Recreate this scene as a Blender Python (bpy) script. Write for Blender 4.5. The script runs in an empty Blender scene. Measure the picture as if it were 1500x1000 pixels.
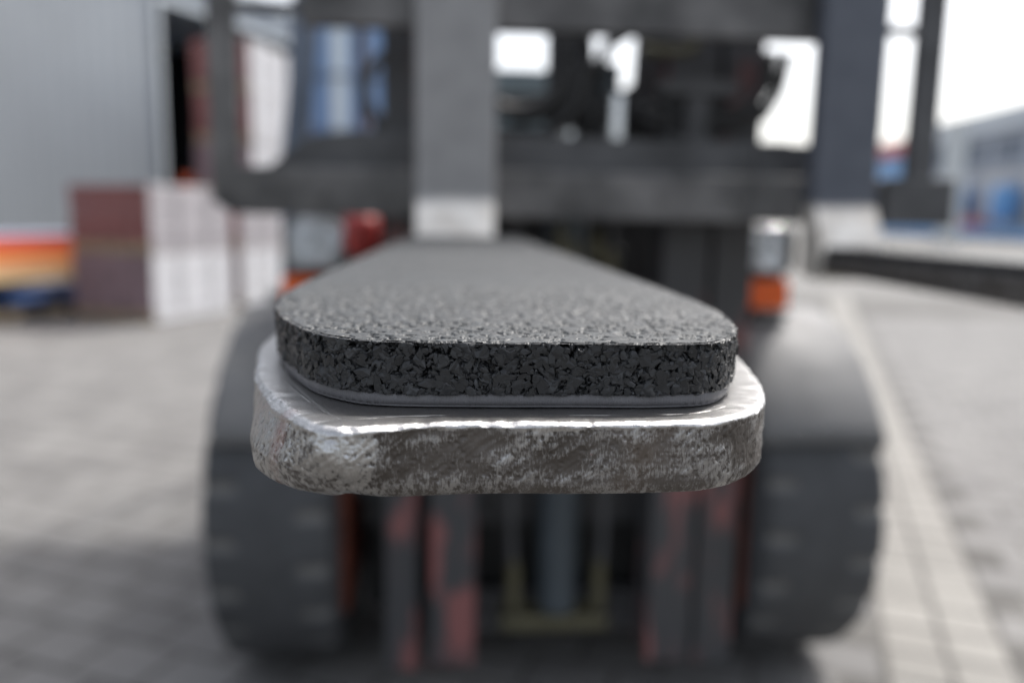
import bpy, bmesh, math, random
import numpy as np
from mathutils import Vector, Matrix

# ------------------------------------------------------------------ camera, world, sun, exposure
scene = bpy.context.scene
COL = scene.collection
R = math.radians
CAM_H = 1.09
cam_data = bpy.data.cameras.new('camera')
cam = bpy.data.objects.new('camera', cam_data)
COL.objects.link(cam)
cam.matrix_world = (Matrix.Translation((0, 0, CAM_H)) @ Matrix.Rotation(-R(4.0154), 4, 'Z')
                    @ Matrix.Rotation(R(90 - 8.696), 4, 'X') @ Matrix.Rotation(R(1.0), 4, 'Z'))
cam_data.sensor_width = 22.2
cam_data.lens = 17.76
cam_data.clip_start = 0.02
cam_data.clip_end = 2000
cam_data.dof.use_dof = True
cam_data.dof.focus_distance = 0.228
cam_data.dof.aperture_fstop = 2.65
cam_data.dof.aperture_blades = 0
scene.camera = cam

SUN_EL, SUN_AZ = R(55), R(43)
world = bpy.data.worlds.new('World')
scene.world = world
world.use_nodes = True
wn = world.node_tree
wn.nodes.clear()
sky = wn.nodes.new('ShaderNodeTexSky')
sky.sky_type = 'NISHITA'
sky.sun_disc = False
sky.sun_elevation = SUN_EL
sky.sun_rotation = SUN_AZ
sky.air_density = 1.0
sky.dust_density = 4.0
sky.ozone_density = 1.0
bg = wn.nodes.new('ShaderNodeBackground')
bg.inputs['Strength'].default_value = 0.15
wo = wn.nodes.new('ShaderNodeOutputWorld')
hs_ = wn.nodes.new('ShaderNodeHueSaturation')          # a milky, hazy sky
hs_.inputs['Saturation'].default_value = 0.4
wn.links.new(sky.outputs[0], hs_.inputs['Color'])
wn.links.new(hs_.outputs[0], bg.inputs['Color'])
wn.links.new(bg.outputs[0], wo.inputs['Surface'])

sun_data = bpy.data.lights.new('sun', 'SUN')
sun_data.energy = 2.1
sun_data.angle = R(4.5)             # sun veiled by haze
sun_data.color = (1.0, 0.97, 0.93)
sun = bpy.data.objects.new('sun', sun_data)
COL.objects.link(sun)
sdir = Vector((math.sin(SUN_AZ) * math.cos(SUN_EL), math.cos(SUN_AZ) * math.cos(SUN_EL), math.sin(SUN_EL)))
sun.rotation_euler = sdir.to_track_quat('Z', 'Y').to_euler()
sun.location = sdir * 40

vs = scene.view_settings
vs.view_transform = 'Standard'
vs.look = 'None'
vs.exposure = 0.92
vs.gamma = 1.0
vs.use_curve_mapping = False
scene.cycles.max_bounces = 8
scene.cycles.caustics_reflective = False
scene.cycles.caustics_refractive = False
scene.cycles.sample_clamp_indirect = 6

# ------------------------------------------------------------------ materials
def new_mat(name):
    m = bpy.data.materials.new(name)
    m.use_nodes = True
    nt = m.node_tree
    b = nt.nodes['Principled BSDF']
    return m, nt, b

def N(nt, typ, **kw):
    n = nt.nodes.new(typ)
    for k, v in kw.items():
        if k in n.inputs.keys():
            n.inputs[k].default_value = v
        else:
            setattr(n, k, v)
    return n

def ramp(nt, src, stops):
    r = nt.nodes.new('ShaderNodeValToRGB')
    e = r.color_ramp.elements
    while len(e) > 1:
        e.remove(e[0])
    e[0].position, e[0].color = stops[0][0], tuple(stops[0][1]) + (1,)
    for p, c in stops[1:]:
        x = e.new(p)
        x.color = tuple(c) + (1,)
    nt.links.new(src, r.inputs[0])
    return r

def g(v):
    return (v, v, v)

def coords(nt, scale=(1, 1, 1), rot=(0, 0, 0)):
    geo = nt.nodes.new('ShaderNodeNewGeometry')
    mp = nt.nodes.new('ShaderNodeMapping')
    mp.inputs['Scale'].default_value = scale
    mp.inputs['Rotation'].default_value = rot
    nt.links.new(geo.outputs['Position'], mp.inputs['Vector'])
    return mp.outputs[0]

def bump(nt, b, h, strength=0.4, dist=0.002, prev=None):
    bp = nt.nodes.new('ShaderNodeBump')
    bp.inputs['Strength'].default_value = strength
    bp.inputs['Distance'].default_value = dist
    nt.links.new(h, bp.inputs['Height'])
    if prev:
        nt.links.new(prev, bp.inputs['Normal'])
    nt.links.new(bp.outputs[0], b.inputs['Normal'])
    return bp.outputs[0]

def mixc(nt, fac, a, b_):
    m = nt.nodes.new('ShaderNodeMix')
    m.data_type = 'RGBA'
    for sock, v in ((m.inputs[0], fac), (m.inputs[6], a), (m.inputs[7], b_)):
        if hasattr(v, 'is_linked') or isinstance(v, bpy.types.NodeSocket):
            nt.links.new(v, sock)
        elif isinstance(v, (int, float)):
            sock.default_value = v
        else:
            sock.default_value = tuple(v) + (1,)
    return m.outputs[2]

def simple(name, col, rough=0.6, metal=0.0, var=0.25, scale=8.0, bumps=0.15, dist=0.003, spec=0.5, col2=None):
    """paint / plastic / concrete with cloudy variation and fine relief"""
    m, nt, b = new_mat(name)
    c = coords(nt)
    n1 = N(nt, 'ShaderNodeTexNoise', Scale=scale, Detail=6.0, Roughness=0.6)
    nt.links.new(c, n1.inputs['Vector'])
    lo = tuple(max(0, v * (1 - var)) for v in col)
    hi = col2 if col2 else tuple(min(1, v * (1 + var)) for v in col)
    r = ramp(nt, n1.outputs['Fac'], [(0.3, lo), (0.7, hi)])
    nt.links.new(r.outputs[0], b.inputs['Base Color'])
    rr = ramp(nt, n1.outputs['Fac'], [(0.3, g(min(1, rough * 1.15))), (0.7, g(rough * 0.85))])
    nt.links.new(rr.outputs[0], b.inputs['Roughness'])
    b.inputs['Metallic'].default_value = metal
    b.inputs['Specular IOR Level'].default_value = spec
    if bumps:
        n2 = N(nt, 'ShaderNodeTexNoise', Scale=scale * 12, Detail=4.0)
        nt.links.new(c, n2.inputs['Vector'])
        bump(nt, b, n2.outputs['Fac'], bumps, dist)
    return m

M = {}
M['dark_steel'] = simple('dark_steel_paint', (0.07, 0.07, 0.073), 0.42, 0.0, 0.45, 9, 0.3, 0.002)
M['mid_steel'] = simple('worn_grey_steel', (0.085, 0.083, 0.082), 0.5, 0.1, 0.5, 9, 0.3, 0.002, col2=(0.19, 0.183, 0.178))
M['black'] = simple('black_plastic', (0.033, 0.033, 0.034), 0.45, 0, 0.3, 12)
M['black_deep'] = simple('oily_black_steel', (0.022, 0.022, 0.022), 0.55, 0, 0.4, 9)
M['chrome'] = simple('chrome_rod', (0.75, 0.76, 0.78), 0.18, 1.0, 0.05, 20, 0)
M['brass'] = simple('brass_fitting', (0.13, 0.12, 0.075), 0.5, 0.4, 0.25, 60, 0.1)
M['cyl'] = simple('blue_grey_cylinder_paint', (0.055, 0.068, 0.078), 0.4, 0, 0.2, 10)
M['rim'] = simple('dirty_rust_orange_paint', (0.14, 0.035, 0.018), 0.6, 0, 0.4, 12)
M['orange'] = simple('orange_red_paint', (0.55, 0.10, 0.025), 0.45, 0, 0.25, 12)
M['red'] = simple('red_paint', (0.42, 0.045, 0.04), 0.4, 0, 0.2, 12)
M['seat'] = simple('grey_seat_fabric', (0.20, 0.24, 0.25), 0.8, 0, 0.15, 30)
M['pillar'] = simple('blue_grey_pillar_paint', (0.13, 0.16, 0.21), 0.45, 0, 0.15, 10)
M['wall'] = simple('grey_cladding', (0.29, 0.31, 0.33), 0.45, 0, 0.07, 0.5, 0.05, 0.002)
M['wall_light'] = simple('pale_trim', (0.58, 0.61, 0.62), 0.5, 0, 0.07, 2, 0.05)
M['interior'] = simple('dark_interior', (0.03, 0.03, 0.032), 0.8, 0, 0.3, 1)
M['maroon'] = simple('maroon_blocks', (0.25, 0.105, 0.098), 0.75, 0, 0.25, 5, 0.3, 0.004)
M['mauve'] = simple('mauve_grey_blocks', (0.24, 0.17, 0.185), 0.75, 0, 0.25, 5, 0.3, 0.004)
M['film'] = simple('white_wrap_film', (0.62, 0.615, 0.63), 0.4, 0, 0.1, 6, 0.25, 0.01)
M['film_grey'] = simple('greyish_wrap_film', (0.40, 0.375, 0.39), 0.4, 0, 0.1, 6, 0.25, 0.01)
M['wood'] = simple('pallet_wood', (0.36, 0.28, 0.19), 0.8, 0, 0.3, 14, 0.3, 0.003)
M['blue'] = simple('blue_tarpaulin', (0.20, 0.33, 0.55), 0.45, 0, 0.2, 1.5, 0.2, 0.01)
M['blue_b'] = simple('bright_blue_paint', (0.16, 0.36, 0.66), 0.45, 0, 0.2, 1.5)
M['pale_blue'] = simple('pale_blue_panel', (0.72, 0.82, 0.87), 0.4, 0, 0.1, 1.5)
M['red_roof'] = simple('red_fascia', (0.55, 0.13, 0.12), 0.5, 0, 0.15, 0.4)
M['foam_red'] = simple('red_foam_board', (0.92, 0.12, 0.13), 0.6, 0, 0.1, 6)
M['foam_orange'] = simple('orange_foam_board', (0.95, 0.24, 0.05), 0.6, 0, 0.1, 6)
M['foam_peach'] = simple('peach_foam_board', (0.95, 0.48, 0.24), 0.6, 0, 0.1, 6)
M['foam_yellow'] = simple('straw_foam_board', (0.85, 0.62, 0.33), 0.6, 0, 0.1, 6)
M['sack_blue'] = simple('blue_sack_plastic', (0.14, 0.42, 0.75), 0.4, 0, 0.35, 6, 0.4, 0.02)
M['sack_pale'] = simple('lavender_sack_plastic', (0.36, 0.37, 0.47), 0.45, 0, 0.2, 6, 0.4, 0.02)
M['sack_navy'] = simple('navy_sack_plastic', (0.04, 0.13, 0.36), 0.45, 0, 0.3, 6, 0.4, 0.02)
M['hall_wall'] = simple('far_hall_cladding', (0.42, 0.45, 0.51), 0.6, 0, 0.1, 0.2, 0)
M['hall_low'] = simple('far_hall_plinth', (0.66, 0.65, 0.63), 0.6, 0, 0.12, 0.2, 0)
M['hall_roof'] = simple('far_hall_roof', (0.60, 0.64, 0.68), 0.5, 0, 0.08, 0.2, 0)

def glass_mat(name, col, rough=0.05):
    """thin clear cover: see-through with a glossy surface"""
    m, nt, b = new_mat(name)
    out = nt.nodes['Material Output']
    tr_ = nt.nodes.new('ShaderNodeBsdfTransparent'); tr_.inputs[0].default_value = col + (1,)
    gl_ = nt.nodes.new('ShaderNodeBsdfGlossy'); gl_.inputs['Roughness'].default_value = rough
    fr_ = nt.nodes.new('ShaderNodeFresnel'); fr_.inputs[0].default_value = 1.5
    mx = nt.nodes.new('ShaderNodeMixShader')
    nt.links.new(fr_.outputs[0], mx.inputs[0]); nt.links.new(tr_.outputs[0], mx.inputs[1]); nt.links.new(gl_.outputs[0], mx.inputs[2])
    nt.links.new(mx.outputs[0], out.inputs['Surface'])
    return m
M['lens'] = glass_mat('clear_lamp_glass', (0.95, 0.97, 0.98), 0.05)
def amber_mat():
    m, nt, b = new_mat('amber_indicator_plastic')
    b.inputs['Base Color'].default_value = (0.95, 0.15, 0.02, 1)
    b.inputs['Roughness'].default_value = 0.25
    n = N(nt, 'ShaderNodeTexWave', Scale=60.0)
    nt.links.new(coords(nt), n.inputs['Vector'])
    bump(nt, b, n.outputs['Fac'], 0.4, 0.002)
    return m
M['amber'] = amber_mat()
M['reflector'] = simple('silvered_reflector', (0.9, 0.92, 0.93), 0.15, 0.2, 0.04, 30, 0)

def steel_tip():
    """bare forged steel, scuffed: dirt and rust in the hollows, polished metal on the 'wear' mask"""
    m, nt, b = new_mat('bare_scuffed_steel')
    c = coords(nt)
    at = N(nt, 'ShaderNodeAttribute', attribute_name='wear')
    hol = N(nt, 'ShaderNodeAttribute', attribute_name='hollow')
    n1 = N(nt, 'ShaderNodeTexNoise', Scale=70.0, Detail=5.0, Roughness=0.6)
    nt.links.new(c, n1.inputs['Vector'])
    n2 = N(nt, 'ShaderNodeTexNoise', Scale=2300.0, Detail=3.0, Roughness=0.7)
    nt.links.new(coords(nt, (1.0, 1.0, 0.22)), n2.inputs['Vector'])
    n3 = N(nt, 'ShaderNodeTexNoise', Scale=28.0, Detail=3.0, Roughness=0.5)
    nt.links.new(c, n3.inputs['Vector'])
    nb_ = N(nt, 'ShaderNodeTexNoise', Scale=42.0, Detail=4.0, Roughness=0.6)       # dark greasy belt along the face
    nt.links.new(coords(nt, (0.6, 0.6, 4.5)), nb_.inputs['Vector'])
    belt = ramp(nt, nb_.outputs['Fac'], [(0.42, g(0.0)), (0.64, g(0.20))])
    # dirt factor = cloudy + grainy + hollow - wear
    a1 = N(nt, 'ShaderNodeMath', operation='MULTIPLY'); a1.inputs[1].default_value = 0.9
    nt.links.new(n1.outputs['Fac'], a1.inputs[0])
    a0 = N(nt, 'ShaderNodeMath', operation='ADD'); nt.links.new(a1.outputs[0], a0.inputs[0]); nt.links.new(belt.outputs[0], a0.inputs[1])
    a2 = N(nt, 'ShaderNodeMath', operation='MULTIPLY_ADD'); a2.inputs[1].default_value = 1.15
    nt.links.new(n2.outputs['Fac'], a2.inputs[0]); nt.links.new(a0.outputs[0], a2.inputs[2])
    a3 = N(nt, 'ShaderNodeMath', operation='MULTIPLY_ADD'); a3.inputs[1].default_value = 0.40
    nt.links.new(hol.outputs['Fac'], a3.inputs[0]); nt.links.new(a2.outputs[0], a3.inputs[2])
    a4 = N(nt, 'ShaderNodeMath', operation='MULTIPLY_ADD'); a4.inputs[1].default_value = -0.75
    nt.links.new(at.outputs['Fac'], a4.inputs[0]); nt.links.new(a3.outputs[0], a4.inputs[2])
    sb_ = N(nt, 'ShaderNodeMath', operation='MULTIPLY_ADD'); sb_.inputs[1].default_value = 1.7; sb_.inputs[2].default_value = -1.24
    nt.links.new(a4.outputs[0], sb_.inputs[0])
    dirt = ramp(nt, sb_.outputs[0], [(0.2, g(0)), (0.8, g(1))])
    rust = ramp(nt, n3.outputs['Fac'], [(0.32, (0.075, 0.063, 0.053)), (0.52, (0.125, 0.110, 0.098)), (0.68, (0.15, 0.122, 0.10)), (0.80, (0.19, 0.12, 0.085))])
    met = ramp(nt, n2.outputs['Fac'], [(0.3, (0.38, 0.37, 0.36)), (0.7, (0.62, 0.615, 0.61))])
    base = mixc(nt, dirt.outputs[0], met.outputs[0], rust.outputs[0])
    geo = nt.nodes.new('ShaderNodeNewGeometry')
    def blot(p, r0, r1, mul, colr, base):           # a smear or fleck of old red paint on the steel
        vs1 = N(nt, 'ShaderNodeVectorMath', operation='SUBTRACT'); vs1.inputs[1].default_value = p
        nt.links.new(geo.outputs['Position'], vs1.inputs[0])
        vs2 = N(nt, 'ShaderNodeVectorMath', operation='MULTIPLY'); vs2.inputs[1].default_value = (1, 1, 0.45 if mul < 1 else 1.4)
        nt.links.new(vs1.outputs[0], vs2.inputs[0])
        vl = N(nt, 'ShaderNodeVectorMath', operation='LENGTH'); nt.links.new(vs2.outputs[0], vl.inputs[0])
        wb = N(nt, 'ShaderNodeMath', operation='MULTIPLY_ADD'); wb.inputs[1].default_value = (r1 - r0) * 1.4; nt.links.new(n2.outputs['Fac'], wb.inputs[0]); nt.links.new(vl.outputs['Value'], wb.inputs[2])
        mr = N(nt, 'ShaderNodeMapRange'); mr.inputs['From Min'].default_value = r1 + (r1 - r0) * .7; mr.inputs['From Max'].default_value = r0 + (r1 - r0) * .7
        mr.inputs['To Max'].default_value = mul
        nt.links.new(wb.outputs[0], mr.inputs['Value'])
        return mixc(nt, mr.outputs[0], base, colr)
    base = blot((-0.0455, 0.2225, 1.0255), 0.0015, 0.006, 0.55, (0.42, 0.17, 0.14), base)
    base = blot((0.0365, 0.2105, 1.0275), 0.0003, 0.0011, 1.0, (0.65, 0.04, 0.02), base)
    base = blot((0.0440, 0.2105, 1.0268), 0.0002, 0.0008, 1.0, (0.50, 0.05, 0.03), base)
    nt.links.new(base, b.inputs['Base Color'])
    mm = ramp(nt, dirt.outputs[0], [(0.0, g(1.0)), (1.0, g(0.45))])
    nt.links.new(mm.outputs[0], b.inputs['Metallic'])
    ro = ramp(nt, dirt.outputs[0], [(0.0, g(0.31)), (1.0, g(0.52))])
    nt.links.new(ro.outputs[0], b.inputs['Roughness'])
    p = bump(nt, b, n2.outputs['Fac'], 0.6, 0.0002)
    n4 = N(nt, 'ShaderNodeTexNoise', Scale=2600.0, Detail=2.0)
    nt.links.new(coords(nt, (1, 1, 0.3)), n4.inputs['Vector'])
    bump(nt, b, n4.outputs['Fac'], 0.5, 0.00012, p)
    return m
M['tip'] = steel_tip()

def shank_mat(name, c1, c2):
    """grey painted shank, rubbed to bare steel near the heel and on the edges"""
    m, nt, b = new_mat(name)
    geo = nt.nodes.new('ShaderNodeNewGeometry')
    sp = nt.nodes.new('ShaderNodeSeparateXYZ')
    nt.links.new(geo.outputs['Position'], sp.inputs[0])
    n1 = N(nt, 'ShaderNodeTexNoise', Scale=25.0, Detail=5.0)
    nt.links.new(geo.outputs['Position'], n1.inputs['Vector'])
    ma = N(nt, 'ShaderNodeMath', operation='MULTIPLY_ADD'); ma.inputs[1].default_value = 0.03
    nt.links.new(n1.outputs['Fac'], ma.inputs[0]); nt.links.new(sp.outputs['Z'], ma.inputs[2])
    mr = N(nt, 'ShaderNodeMapRange'); mr.inputs['From Min'].default_value = 1.138; mr.inputs['From Max'].default_value = 1.122
    nt.links.new(ma.outputs[0], mr.inputs['Value'])
    paint = ramp(nt, n1.outputs['Fac'], [(0.3, c1), (0.7, c2)])
    nt.links.new(mixc(nt, mr.outputs[0], paint.outputs[0], ramp(nt, n1.outputs['Fac'], [(0.3, (0.62, 0.56, 0.48)), (0.6, (0.93, 0.88, 0.80))]).outputs[0]), b.inputs['Base Color'])
    m2 = N(nt, 'ShaderNodeMath', operation='MULTIPLY'); m2.inputs[1].default_value = 0.45
    nt.links.new(mr.outputs[0], m2.inputs[0])
    nt.links.new(m2.outputs[0], b.inputs['Metallic'])
    b.inputs['Roughness'].default_value = 0.48
    return m
M['shank'] = shank_mat('grey_fork_shank_steel', (0.27, 0.266, 0.264), (0.33, 0.325, 0.322))
M['shank_dark'] = shank_mat('blue_grey_fork_shank_steel', (0.085, 0.095, 0.118), (0.11, 0.12, 0.145))

def rubber(name, base, chip_bump=True, rough=0.5):
    m, nt, b = new_mat(name)
    c = coords(nt)
    tone = N(nt, 'ShaderNodeAttribute', attribute_name='tone')
    n2 = N(nt, 'ShaderNodeTexNoise', Scale=900.0, Detail=4.0, Roughness=0.65)
    nt.links.new(c, n2.inputs['Vector'])
    v = N(nt, 'ShaderNodeTexVoronoi', Scale=330.0)
    nt.links.new(c, v.inputs['Vector'])
    cr = ramp(nt, v.outputs['Color'], [(0.0, tuple(x * 0.6 for x in base)), (0.75, base), (1.0, tuple(x * 1.9 for x in base))])
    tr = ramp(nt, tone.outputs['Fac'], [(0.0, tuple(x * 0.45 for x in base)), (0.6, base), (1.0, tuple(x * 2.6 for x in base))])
    if chip_bump:
        nt.links.new(cr.outputs[0], b.inputs['Base Color'])
        ve = N(nt, 'ShaderNodeTexVoronoi', Scale=330.0, feature='DISTANCE_TO_EDGE')
        nt.links.new(c, ve.inputs['Vector'])
        er = ramp(nt, ve.outputs['Distance'], [(0.0, g(0)), (0.12, g(1))])
        ad = N(nt, 'ShaderNodeMath', operation='MULTIPLY_ADD'); ad.inputs[1].default_value = 0.5
        sc = nt.nodes.new('ShaderNodeSeparateColor')
        nt.links.new(v.outputs['Color'], sc.inputs[0])
        nt.links.new(sc.outputs[0], ad.inputs[0]); nt.links.new(er.outputs[0], ad.inputs[2])
        p = bump(nt, b, ad.outputs[0], 0.6, 0.0008)
        bump(nt, b, n2.outputs['Fac'], 0.3, 0.0002, p)
    else:
        nt.links.new(tr.outputs[0], b.inputs['Base Color'])
        bump(nt, b, n2.outputs['Fac'], 0.35, 0.0002)
    rr = ramp(nt, n2.outputs['Fac'], [(0.35, g(rough + 0.14)), (0.68, g(rough - 0.12))])
    nt.links.new(rr.outputs[0], b.inputs['Roughness'])
    return m
M['rubber_side'] = rubber('rubber_crumb_cut_side', (0.028, 0.029, 0.031), False, 0.40)
M['rubber_top'] = rubber('rubber_crumb_top', (0.042, 0.046, 0.049), False, 0.58)
M['rubber_far'] = rubber('rubber_crumb_far', (0.042, 0.046, 0.049), True, 0.56)
M['backing'] = simple('grey_backing_strip', (0.165, 0.16, 0.168), 0.45, 0, 0.12, 120, 0.3, 0.0003)

def red_steel():
    m, nt, b = new_mat('red_paint_worn_to_dark_steel')
    c = coords(nt, (17, 17, 5.5))
    n = N(nt, 'ShaderNodeTexNoise', Scale=1.0, Detail=4.0, Roughness=0.55)
    nt.links.new(c, n.inputs['Vector'])
    g2 = nt.nodes.new('ShaderNodeNewGeometry'); sp = nt.nodes.new('ShaderNodeSeparateXYZ')
    nt.links.new(g2.outputs['Position'], sp.inputs[0])
    mz = N(nt, 'ShaderNodeMath', operation='MULTIPLY_ADD'); mz.inputs[1].default_value = -0.07
    nt.links.new(sp.outputs['Z'], mz.inputs[0]); nt.links.new(n.outputs['Fac'], mz.inputs[2])
    f = ramp(nt, mz.outputs[0], [(0.48, g(0)), (0.60, g(1))])
    nt.links.new(mixc(nt, f.outputs[0], (0.058, 0.059, 0.063), (0.25, 0.10, 0.096)), b.inputs['Base Color'])
    b.inputs['Roughness'].default_value = 0.5
    return m
M['red_worn'] = red_steel()

def tyre_mat():
    m, nt, b = new_mat('dusty_tyre_rubber')
    at = N(nt, 'ShaderNodeAttribute', attribute_name='dust')
    n = N(nt, 'ShaderNodeTexNoise', Scale=14.0, Detail=6.0)
    nt.links.new(coords(nt), n.inputs['Vector'])
    r = ramp(nt, n.outputs['Fac'], [(0.3, (0.055, 0.057, 0.061)), (0.7, (0.075, 0.078, 0.083))])
    nt.links.new(mixc(nt, at.outputs['Fac'], r.outputs[0], (0.20, 0.195, 0.185)), b.inputs['Base Color'])
    b.inputs['Roughness'].default_value = 0.75
    n2 = N(nt, 'ShaderNodeTexNoise', Scale=180.0)
    nt.links.new(coords(nt), n2.inputs['Vector'])
    bump(nt, b, n2.outputs['Fac'], 0.4, 0.002)
    return m
M['tyre'] = tyre_mat()

SITE = R(24)
def ground_mat():
    m, nt, b = new_mat('far_block_paving')
    c = coords(nt, (1, 1, 1), (0, 0, SITE))
    br = N(nt, 'ShaderNodeTexBrick')
    br.inputs['Scale'].default_value = 1.0
    br.inputs['Brick Width'].default_value = 0.205
    br.inputs['Row Height'].default_value = 0.17
    br.inputs['Mortar Size'].default_value = 0.006
    br.inputs['Color1'].default_value = (0.17, 0.166, 0.158, 1)
    br.inputs['Color2'].default_value = (0.21, 0.205, 0.195, 1)
    br.inputs['Mortar'].default_value = (0.08, 0.077, 0.072, 1)
    nt.links.new(c, br.inputs['Vector'])
    n = N(nt, 'ShaderNodeTexNoise', Scale=0.35, Detail=6.0, Roughness=0.6)
    nt.links.new(coords(nt), n.inputs['Vector'])
    r = ramp(nt, n.outputs['Fac'], [(0.3, g(0.75)), (0.7, g(1.1))])
    mx = nt.nodes.new('ShaderNodeMix'); mx.data_type = 'RGBA'; mx.blend_type = 'MULTIPLY'
    mx.inputs[0].default_value = 1
    nt.links.new(br.outputs['Color'], mx.inputs[6]); nt.links.new(r.outputs[0], mx.inputs[7])
    nt.links.new(mx.outputs[2], b.inputs['Base Color'])
    b.inputs['Roughness'].default_value = 0.85
    b.inputs['Specular IOR Level'].default_value = 0.25
    return m
M['ground'] = ground_mat()

def stone_mat(name, c1, c2):
    m, nt, b = new_mat(name)
    at = N(nt, 'ShaderNodeAttribute', attribute_name='tone')
    oi = nt.nodes.new('ShaderNodeObjectInfo')
    ad = N(nt, 'ShaderNodeMath', operation='ADD')
    nt.links.new(at.outputs['Fac'], ad.inputs[0]); nt.links.new(oi.outputs['Random'], ad.inputs[1])
    fr = N(nt, 'ShaderNodeMath', operation='FRACT')
    nt.links.new(ad.outputs[0], fr.inputs[0])
    n = N(nt, 'ShaderNodeTexNoise', Scale=2.2, Detail=7.0, Roughness=0.7)
    nt.links.new(coords(nt), n.inputs['Vector'])
    r = ramp(nt, fr.outputs[0], [(0.0, c1), (1.0, c2)])
    r2 = ramp(nt, n.outputs['Fac'], [(0.3, g(0.86)), (0.68, g(1.08))])
    mx = nt.nodes.new('ShaderNodeMix'); mx.data_type = 'RGBA'; mx.blend_type = 'MULTIPLY'
    mx.inputs[0].default_value = 1
    nt.links.new(r.outputs[0], mx.inputs[6]); nt.links.new(r2.outputs[0], mx.inputs[7])
    nt.links.new(mx.outputs[2], b.inputs['Base Color'])
    b.inputs['Roughness'].default_value = 0.78
    b.inputs['Specular IOR Level'].default_value = 0.35
    n2 = N(nt, 'ShaderNodeTexNoise', Scale=260.0, Detail=3.0)
    nt.links.new(coords(nt), n2.inputs['Vector'])
    bump(nt, b, n2.outputs['Fac'], 0.5, 0.002)
    return m
M['stone'] = stone_mat('grey_paving_stone', (0.145, 0.141, 0.137), (0.20, 0.195, 0.188))
M['pale_stone'] = stone_mat('pale_paving_stone', (0.215, 0.207, 0.190), (0.255, 0.246, 0.226))
M['sand'] = simple('joint_sand', (0.085, 0.081, 0.075), 0.9, 0, 0.3, 6)

# ------------------------------------------------------------------ mesh helpers
class MB:
    def __init__(s):
        s.v, s.f, s.sm = [], [], []
    def add(s, vs_, fs, smooth=False):
        o = len(s.v)
        s.v += [tuple(p) for p in vs_]
        s.f += [tuple(i + o for i in f) for f in fs]
        s.sm += [smooth] * len(fs)
        return s
    def box(s, x0, x1, y0, y1, z0, z1, bev=0.0):
        bm = bmesh.new()
        bmesh.ops.create_cube(bm, size=1)
        for v in bm.verts:
            v.co = Vector(((x0 + x1) / 2 + v.co.x * (x1 - x0), (y0 + y1) / 2 + v.co.y * (y1 - y0), (z0 + z1) / 2 + v.co.z * (z1 - z0)))
        if bev:
            bmesh.ops.bevel(bm, geom=bm.edges[:], offset=bev, segments=2, profile=0.6, affect='EDGES')
        bm.verts.index_update()
        s.add([v.co[:] for v in bm.verts], [[v.index for v in f.verts] for f in bm.faces])
        bm.free()
        return s
    def cyl(s, p0, p1, r0, r1=None, n=16, cap=True):
        r1 = r0 if r1 is None else r1
        p0, p1 = Vector(p0), Vector(p1)
        q = (p1 - p0).to_track_quat('Z', 'Y')
        vs_ = []
        for p, r in ((p0, r0), (p1, r1)):
            for k in range(n):
                a = 2 * math.pi * k / n
                vs_.append(p + q @ Vector((r * math.cos(a), r * math.sin(a), 0)))
        s.add(vs_, [(k, (k + 1) % n, n + (k + 1) % n, n + k) for k in range(n)], True)
        if cap:
            s.add(vs_[:n], [tuple(reversed(range(n)))])
            s.add(vs_[n:], [tuple(range(n))])
        return s
    def tube(s, pts, r, n=8):
        pts = [Vector(p) for p in pts]
        vs_ = []
        for i, p in enumerate(pts):
            t = (pts[min(i + 1, len(pts) - 1)] - pts[max(i - 1, 0)]).normalized()
            q = t.to_track_quat('Z', 'Y')
            for k in range(n):
                a = 2 * math.pi * k / n
                vs_.append(p + q @ Vector((r * math.cos(a), r * math.sin(a), 0)))
        fs = [(i * n + k, i * n + (k + 1) % n, (i + 1) * n + (k + 1) % n, (i + 1) * n + k) for i in range(len(pts) - 1) for k in range(n)]
        s.add(vs_, fs, True)
        s.add(vs_[:n], [tuple(reversed(range(n)))])
        s.add(vs_[-n:], [tuple(range(n))])
        return s
    def lathe(s, prof, centre, axis='X', n=48):
        """prof: (along, radius) pairs"""
        c = Vector(centre)
        vs_ = []
        for (a_, r) in prof:
            for k in range(n):
                t = 2 * math.pi * k / n
                if axis == 'X': p = Vector((a_, r * math.cos(t), r * math.sin(t)))
                elif axis == 'Y': p = Vector((r * math.cos(t), a_, r * math.sin(t)))
                else: p = Vector((r * math.cos(t), r * math.sin(t), a_))
                vs_.append(c + p)
        m_ = len(prof)
        fs = [(i * n + k, i * n + (k + 1) % n, (i + 1) * n + (k + 1) % n, (i + 1) * n + k) for i in range(m_ - 1) for k in range(n)]
        s.add(vs_, fs, True)
        return s
    def prism(s, poly, axis, a0, a1):
        """poly in the other two axes, extruded along axis"""
        n = len(poly)
        def P(q, a):
            if axis == 'X': return (a, q[0], q[1])
            if axis == 'Y': return (q[0], a, q[1])
            return (q[0], q[1], a)
        vs_ = [P(q, a0) for q in poly] + [P(q, a1) for q in poly]
        fs = [(k, (k + 1) % n, n + (k + 1) % n, n + k) for k in range(n)] + [tuple(reversed(range(n))), tuple(range(n, 2 * n))]
        return s.add(vs_, fs)
    def mesh(s, name, mat, off=(0, 0, 0)):
        me = bpy.data.meshes.new(name)
        o = off
        me.from_pydata([(p[0] - o[0], p[1] - o[1], p[2] - o[2]) for p in s.v], [], s.f)
        me.polygons.foreach_set('use_smooth', s.sm)
        me.materials.append(mat)
        bm = bmesh.new(); bm.from_mesh(me)
        bmesh.ops.recalc_face_normals(bm, faces=bm.faces[:])
        bm.to_mesh(me); bm.free()
        me.update()
        return me
    def build(s, name, mat, parent=None, off=None):
        if off is None:
            off = tuple(parent.location) if (parent is not None and parent.get('_world')) else (0, 0, 0)
        return link(name, s.mesh(name, mat, off), parent)

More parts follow.
